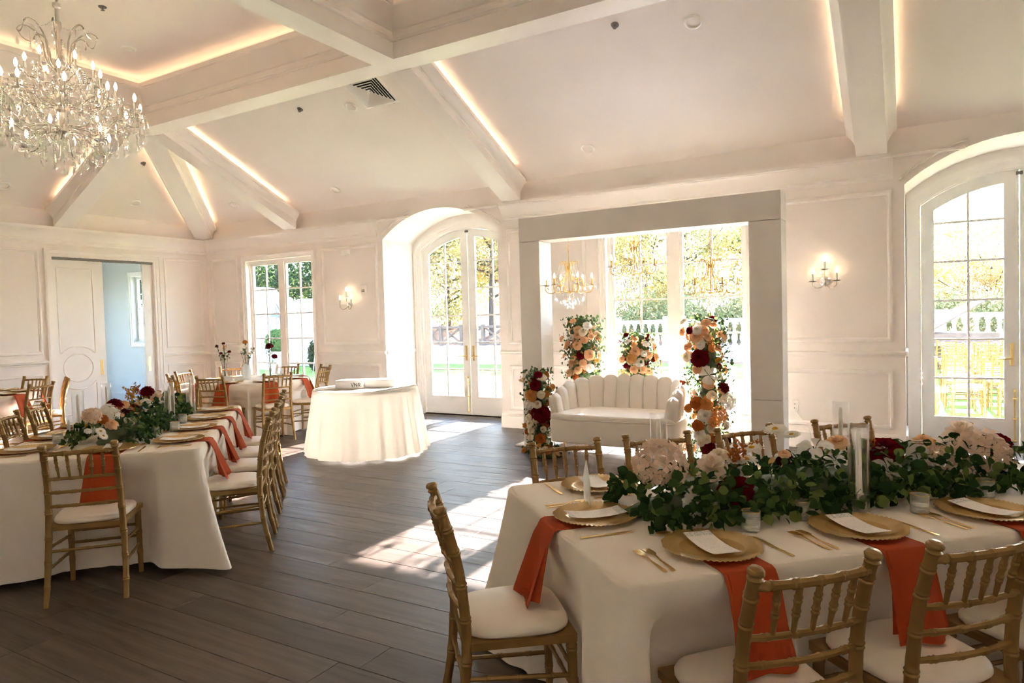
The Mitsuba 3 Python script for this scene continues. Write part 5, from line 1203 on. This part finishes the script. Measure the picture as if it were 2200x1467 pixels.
zs = GZ + np.clip((ys - 24) * .16, 0, 2.6) * (1 / (1 + np.exp((xs + 6) * .5))) + .5 * meshkit.noise(np.stack([xs * .3, ys * .3, xs * 0], -1)) * (ys > 26)
i, j = np.meshgrid(np.arange(59), np.arange(23), indexing='ij')
scene[k] = solid((np.stack([xs, ys, zs], -1).reshape(-1, 3), q2t(np.stack([i * 24 + j, (i + 1) * 24 + j, (i + 1) * 24 + j + 1, i * 24 + j + 1], -1).reshape(-1, 4))), 'litter_red', True)
# white garden pavilion walls beyond the left window
k = thing('pavilion_wall', 'tall white wall with a curved coping and a lantern, beyond the left window', 'wall')
wz = sg.Polygon([(-27, GZ), (-19.4, GZ), (-19.4, 2.35), (-19.9, 2.45), (-20.3, 2.75), (-21.0, 2.82), (-27, 2.9)])
put('wall', solid(plate(wz, XZ(17.2), .4), 'stucco'), k); put('coping', solid(join([tube([(-27, 17.35, 2.95), (-21.0, 17.35, 2.86), (-20.3, 17.35, 2.79), (-19.95, 17.35, 2.5), (-19.4, 17.35, 2.40)], .11, 8)]), 'stucco', True), k)
k = thing('pavilion_wall', 'lower white wall with rounded coping behind the dark shrub, beyond the left window', 'wall')
put('wall', solid(box(-20.8, -15.6, 18.8, 19.1, GZ, 2.30, .03), 'stucco'), k); put('coping', solid(tube([(-20.8, 18.95, 2.36), (-15.6, 18.95, 2.36)], .16, 8), 'stucco', True), k)
k = thing('wall_lantern', 'dark metal lantern hanging on the white wall beyond the left window', 'lantern')
lx, ly, lz = -19.85, 17.05, 1.18
put('cage', solid(join([ring_frame((lx - .18, ly - .18, z), (1, 0, 0), (0, 1, 0), (0, 0, 1), .36, .36, [(0, 0), (.03, 0), (.03, .03), (0, .03), (0, 0)]) for z in (lz, lz + .62)] + [box(lx + a - .012, lx + a + .012, ly + b - .012, ly + b + .012, lz, lz + .64) for a in (-.168, .168) for b in (-.168, .168)]), 'steel_dark'), k)
put('roof', solid(mv(lathe([(.25, 0), (.14, .12), (.05, .16), (.02, .22), (0, .24)], 4), M4((lx, ly, lz + .64), .785)), 'steel_dark'), k)
put('bracket', solid(tube(curve([(lx, 17.2, lz + .75), (lx, 17.1, lz + 1.05), (lx, ly, lz + 1.1), (lx, ly, lz + .88)], 14), .018, 6), 'steel_dark', True), k)
put('lamp', solid(mv(bulb_mesh(2.4), M4((lx, ly, lz + .1))), 'wax', True), k)
def leafball(n, center, rad, size, g, squash=(1, 1, 1), shell=.75):
    d = g.normal(0, 1, (n, 3)); d /= np.linalg.norm(d, axis=1, keepdims=True); r = (shell + (1 - shell) * g.random(n)) ** .6
    P = center + d * r[:, None] * np.asarray(rad) * np.asarray(squash)
    # leaf quads: two triangles each
    t = g.normal(0, 1, (n, 3)); x = np.cross(d, t); x /= np.linalg.norm(x, axis=1, keepdims=True); y = np.cross(d + g.normal(0, .6, (n, 3)), x); y /= np.linalg.norm(y, axis=1, keepdims=True)
    s = size * g.uniform(.6, 1.3, n)[:, None]
    V = np.stack([P - x * s * .5, P + y * s * .9 - x * 0, P + x * s * .5, P - y * s * .7], 1).reshape(-1, 3)
    F = np.array([[0, 1, 2], [0, 2, 3]])[None] + (np.arange(n) * 4)[:, None, None]
    return V, F.reshape(-1, 3)
k = thing('topiary', 'round clipped green topiary in a white urn beyond the left window', 'shrub'); g = np.random.default_rng(61)
put('ball', solid(mv(tm(trimesh.creation.icosphere(3, .36)), M4((-19.1, 16.4, .98))), 'foliage_dark', True), k); labels[put('leaves', solid(leafball(2500, np.array([-19.1, 16.4, .98]), .40, .06, g, shell=.95), 'foliage_green'), k)] = {'kind': 'stuff'}
k = thing('urn', 'white garden urn holding the clipped topiary', 'planter'); scene[k] = solid(mv(lathe([(0, 0), (.28, 0), (.28, .08), (.16, .16), (.2, .28), (.40, .48), (.48, .62), (.5, .74), (.42, .74), (0, .66)], 24), M4((-19.1, 16.4, GZ))), 'stone_white', 40)
k = thing('shrub', 'loose dark green shrub before the white wall, right half of the left window', 'shrub')
ms = []
for i in range(26):
    c = np.array([-17.2 + g.uniform(-.95, 1.3), 17.3 + g.uniform(-.4, .4), GZ]); h = g.uniform(.8, 1.5); ms.append(leafball(420, c + (0, 0, h * .5), 1, .075, g, (.24, .24, h * .55), .3))
labels[put('leaves', solid(join(ms), 'foliage_dark'), k)] = {'kind': 'stuff'}
put('stems', solid(join([tube([(-17.2 + a * .25, 17.3, GZ), (-17.2 + a * .4, 17.3, .9)], .015, 5) for a in range(-3, 5)]), 'bark', True), k)
for x, w in ((-16.95, 'left'), (-16.15, 'right')):
    k = thing('bar_stool', f'white metal bar stool on the lawn before the dark shrub, {w} of two', 'stool'); o = np.array([x, 16.4, GZ])
    put('seat', solid(mv(box(-.19, .19, -.19, .19, .74, .77, .008), M4(o)), 'plastic_white'), k)
    for a in (-1, 1):
        for b in (-1, 1): put('leg', solid(tube([o + (a * .16, b * .16, .745), o + (a * .23, b * .23, 0)], .013, 6), 'plastic_white', True), k)
    put('footrest', solid(ring_frame(o + (-.21, -.21, .27), (1, 0, 0), (0, 1, 0), (0, 0, 1), .42, .42, [(0, 0), (.015, 0), (.015, .015), (0, .015), (0, 0)]), 'plastic_white'), k)
# balustrade
k = thing('balustrade', 'white stone balustrade along the terrace, beyond the middle window and right door', 'balustrade')
BY = 23.6; bz0, bz1 = .42, 1.34
put('plinth', solid(box(-12, 12, BY - .22, BY + .22, GZ, bz0, .02), 'stone_white'), k)
put('hand_rail', solid(run([(-.18, 0), (.18, 0), (.2, .04), (.2, .09), (.16, .13), (-.16, .13), (-.2, .09), (-.2, .04)], (-12, BY, bz1 - .13), (12, BY, bz1 - .13), (0, 1, 0)), 'stone_white', 25), k)
bal = solid(mv(lathe([(.09, 0), (.09, .06), (.055, .08), (.075, .12), (.105, .22), (.10, .30), (.06, .44), (.045, .56), (.05, .62), (.075, .66), (.055, .70), (.09, .73), (.09, .79)], 12), M4()), 'stone_white', 40)
ped = (-11.5, -9.6, -7.2, -3.2, .6, 4.4, 8.2)
x = -11.9
while x < 12:
    if min(abs(x - q) for q in ped) > .34: put('baluster', bal, k, M4((x, BY, bz0)))
    x += .27
for q in ped:
    put('pedestal', solid(box(q - .26, q + .26, BY - .26, BY + .26, GZ, bz1 + .02, .02), 'stone_white'), k); put('pedestal_cap', solid(box(q - .33, q + .33, BY - .33, BY + .33, bz1 + .02, bz1 + .12, .025), 'stone_white'), k)
# ceremony chairs in rows
rows = [(1.25 + i * .56, 12.3 + r * .98) for r in range(7) for i in range(-2, 5)] + [(-7.6 + i * .56, 13.6 + r * .98) for r in range(5) for i in range(0, 4)]
for i, (x, y) in enumerate(rows):
    ro = ('nearest', 'second', 'third', 'fourth', 'fifth', 'sixth', 'seventh')[(i // 7) if i < 49 else (i - 49) // 4]
    k = thing('garden_chair', f'gold chair outside in the {ro} row of the {"right" if i < 49 else "left"} block on the lawn', 'chair', 'ceremony chairs on the lawn')
    scene[k] = {'type': 'instance', 'shapegroup': REF('chair_master'), 'to_world': T(M4((x + .05 * math.sin(i * 7), y, GZ), .06 * math.sin(i * 3)))}
PI_ = thing('grand_piano', 'dark brown grand piano on the lawn before the balustrade, in the right door', 'piano')
pm = M4((.95, 20.6, GZ), .2)
body = sg.Polygon([(-.75, -.7), (.75, -.7), (.75, -.2), (.55, .35), (.25, .8), (-.2, .95), (-.6, .8), (-.75, .4)])
put('body', solid(mv(plate(body, M4((0, 0, .68)), .32), pm), 'fence_brown'), PI_); put('lid', solid(mv(plate(body.buffer(.02), M4((0, 0, 0)), .03), pm @ M4((-.75, 0, 1.02), 0, 1, 0, -.55) @ M4((.75, 0, 0))), 'fence_brown'), PI_)
put('keyboard', solid(mv(box(-.7, .7, -.86, -.7, .70, .76, .01), pm), 'plastic_white'), PI_)
for a, b in ((-.6, -.55), (.6, -.55), (-.2, .7)): put('leg', solid(mv(lathe([(.05, 0), (.04, .05), (.05, .3), (.06, .68)], 10), pm @ M4((a, b, 0))), 'fence_brown', 40), PI_)
# trees
def tree(label, x, y, h, r, z0, mats, seed, n=7000, size=.20, trunk=True, bare=0):
    g = np.random.default_rng(seed); k = thing('tree', label, 'tree')
    base = np.array([x, y, GZ]); top = base + (g.normal(0, .3), g.normal(0, .3), h * .8)
    br = [tube(curve([base, base + (0, 0, h * .3), top], 10), np.linspace(.05 * h * .35, .02, 10), 7)]
    cs = []
    for i in range(13):
        t = g.uniform(.28, .85); s = base + (top - base) * t; a = i * 2.4; l = r * g.uniform(.55, 1.0) * (1.1 - .4 * t)
        e = s + np.array([math.cos(a) * l, math.sin(a) * l, l * g.uniform(.2, .7)]); br.append(tube(curve([s, (s + e) / 2 + (0, 0, -.1), e], 7), np.linspace(.03 * h * .25, .012, 7), 5)); cs.append((e, g.uniform(.28, .5) * r)); cs.append(((s + e) / 2, .3 * r))
    cs.append((top, .4 * r))
    for i in range(14):
        d = g.normal(0, 1, 3); d /= np.linalg.norm(d); cs.append((base + (0, 0, z0 + (h - z0) * .5) + d * np.array([r * .85, r * .85, (h - z0) * .45]), g.uniform(.25, .42) * r))
    put('trunk', solid(join(br), 'bark', True), k)
    for j, mt in enumerate(mats):
        sel = cs[j::len(mats)]; nn = max(60, n // len(cs))
        labels[put('foliage', solid(join([leafball(nn, c, 1, size, g, (q, q, q * .75), .15) for c, q in sel]), mt), k)] = {'kind': 'stuff'}
tid = 0
for x, y, h, r, mats, lb, sz in (
    (-34, 27, 11, 5.0, ('foliage_dark', 'foliage_dark', 'foliage_green'), 'dense dark evergreen tree, far left in the left window', .26), (-28.5, 24.5, 10.5, 4.4, ('foliage_dark', 'foliage_green'), 'dark green tree above the white wall, middle of the left window', .25),
    (-23.5, 26, 10.5, 4.4, ('foliage_dark', 'foliage_green', 'foliage_olive'), 'dark green tree, right half of the left window', .25), (-40, 23, 11, 5, ('foliage_dark', 'foliage_dark'), 'dark evergreen seen through the side room window', .28),
    (-21.5, 30, 10, 4.2, ('foliage_olive', 'foliage_green', 'foliage_gold'), 'yellow-green tree, left leaf of the left French door', .23), (-17.5, 28, 9.5, 4.0, ('foliage_gold', 'foliage_olive', 'foliage_amber'), 'golden autumn tree behind the left French door', .22),
    (-14, 30.5, 9.5, 4.0, ('foliage_amber', 'foliage_olive', 'foliage_gold'), 'amber tree, right leaf of the left French door', .22), (-11.2, 32, 7.6, 3.4, ('foliage_gold', 'foliage_olive'), 'yellow tree behind the left pane of the middle window', .21),
    (-8.8, 30, 7.2, 3.4, ('foliage_gold', 'foliage_gold', 'foliage_olive'), 'bright golden tree in the middle window', .20), (-6.2, 33, 7.4, 3.6, ('foliage_olive', 'foliage_gold', 'foliage_amber'), 'olive and gold tree, right pane of the middle window', .21),
    (-3.6, 31, 7.0, 3.2, ('foliage_olive', 'foliage_amber', 'foliage_green'), 'green and amber tree behind the tallest flower column', .20), (.0, 35, 5.4, 3.0, ('foliage_amber', 'foliage_gold'), 'pale golden tree, left pane of the right door', .20),
    (2.6, 34, 5.2, 2.6, ('foliage_gold', 'foliage_amber'), 'golden tree in the middle of the right door', .19), (5.6, 36, 5.3, 3.0, ('foliage_green', 'foliage_olive', 'foliage_gold'), 'green tree, right panes of the right door', .20), (9.5, 35, 5.6, 3.2, ('foliage_olive', 'foliage_green'), 'green tree at the right edge of the right door', .21)):
    tid += 1; tree(lb, x, y, h, r, h * .16, mats, 100 + tid, 15000 if x < -12 else 9000, sz * .5)
k = thing('hedge', 'dark mixed hedge behind the balustrade', 'hedge'); g = np.random.default_rng(90)
labels[put('leaves', solid(join([leafball(2600, np.array([x, 27 + g.uniform(-.5, .5), .9 + g.uniform(0, .5)]), 1, .08, g, (1.3, .8, 1.2), .2) for x in np.arange(-12, 12, 1.5)]), 'foliage_olive'), k)] = {'kind': 'stuff'}
put('stems', solid(join([tube([(x, 27, GZ), (x, 27, 1.2)], .03, 5) for x in np.arange(-12, 12, 1.5)]), 'bark', True), k)

# ---------------------------------------------------------------- keep every label within sixteen words
for _k, _l in labels.items():
    if 'label' in _l:
        for a, b in (('long table', 'table'), ('gold chiavari chair', 'gold chair'), ('with its back to the camera', 'back to camera'), (', back to the camera,', ', back to camera,')):
            if len(_l['label'].split()) > 16: _l['label'] = _l['label'].replace(a, b)
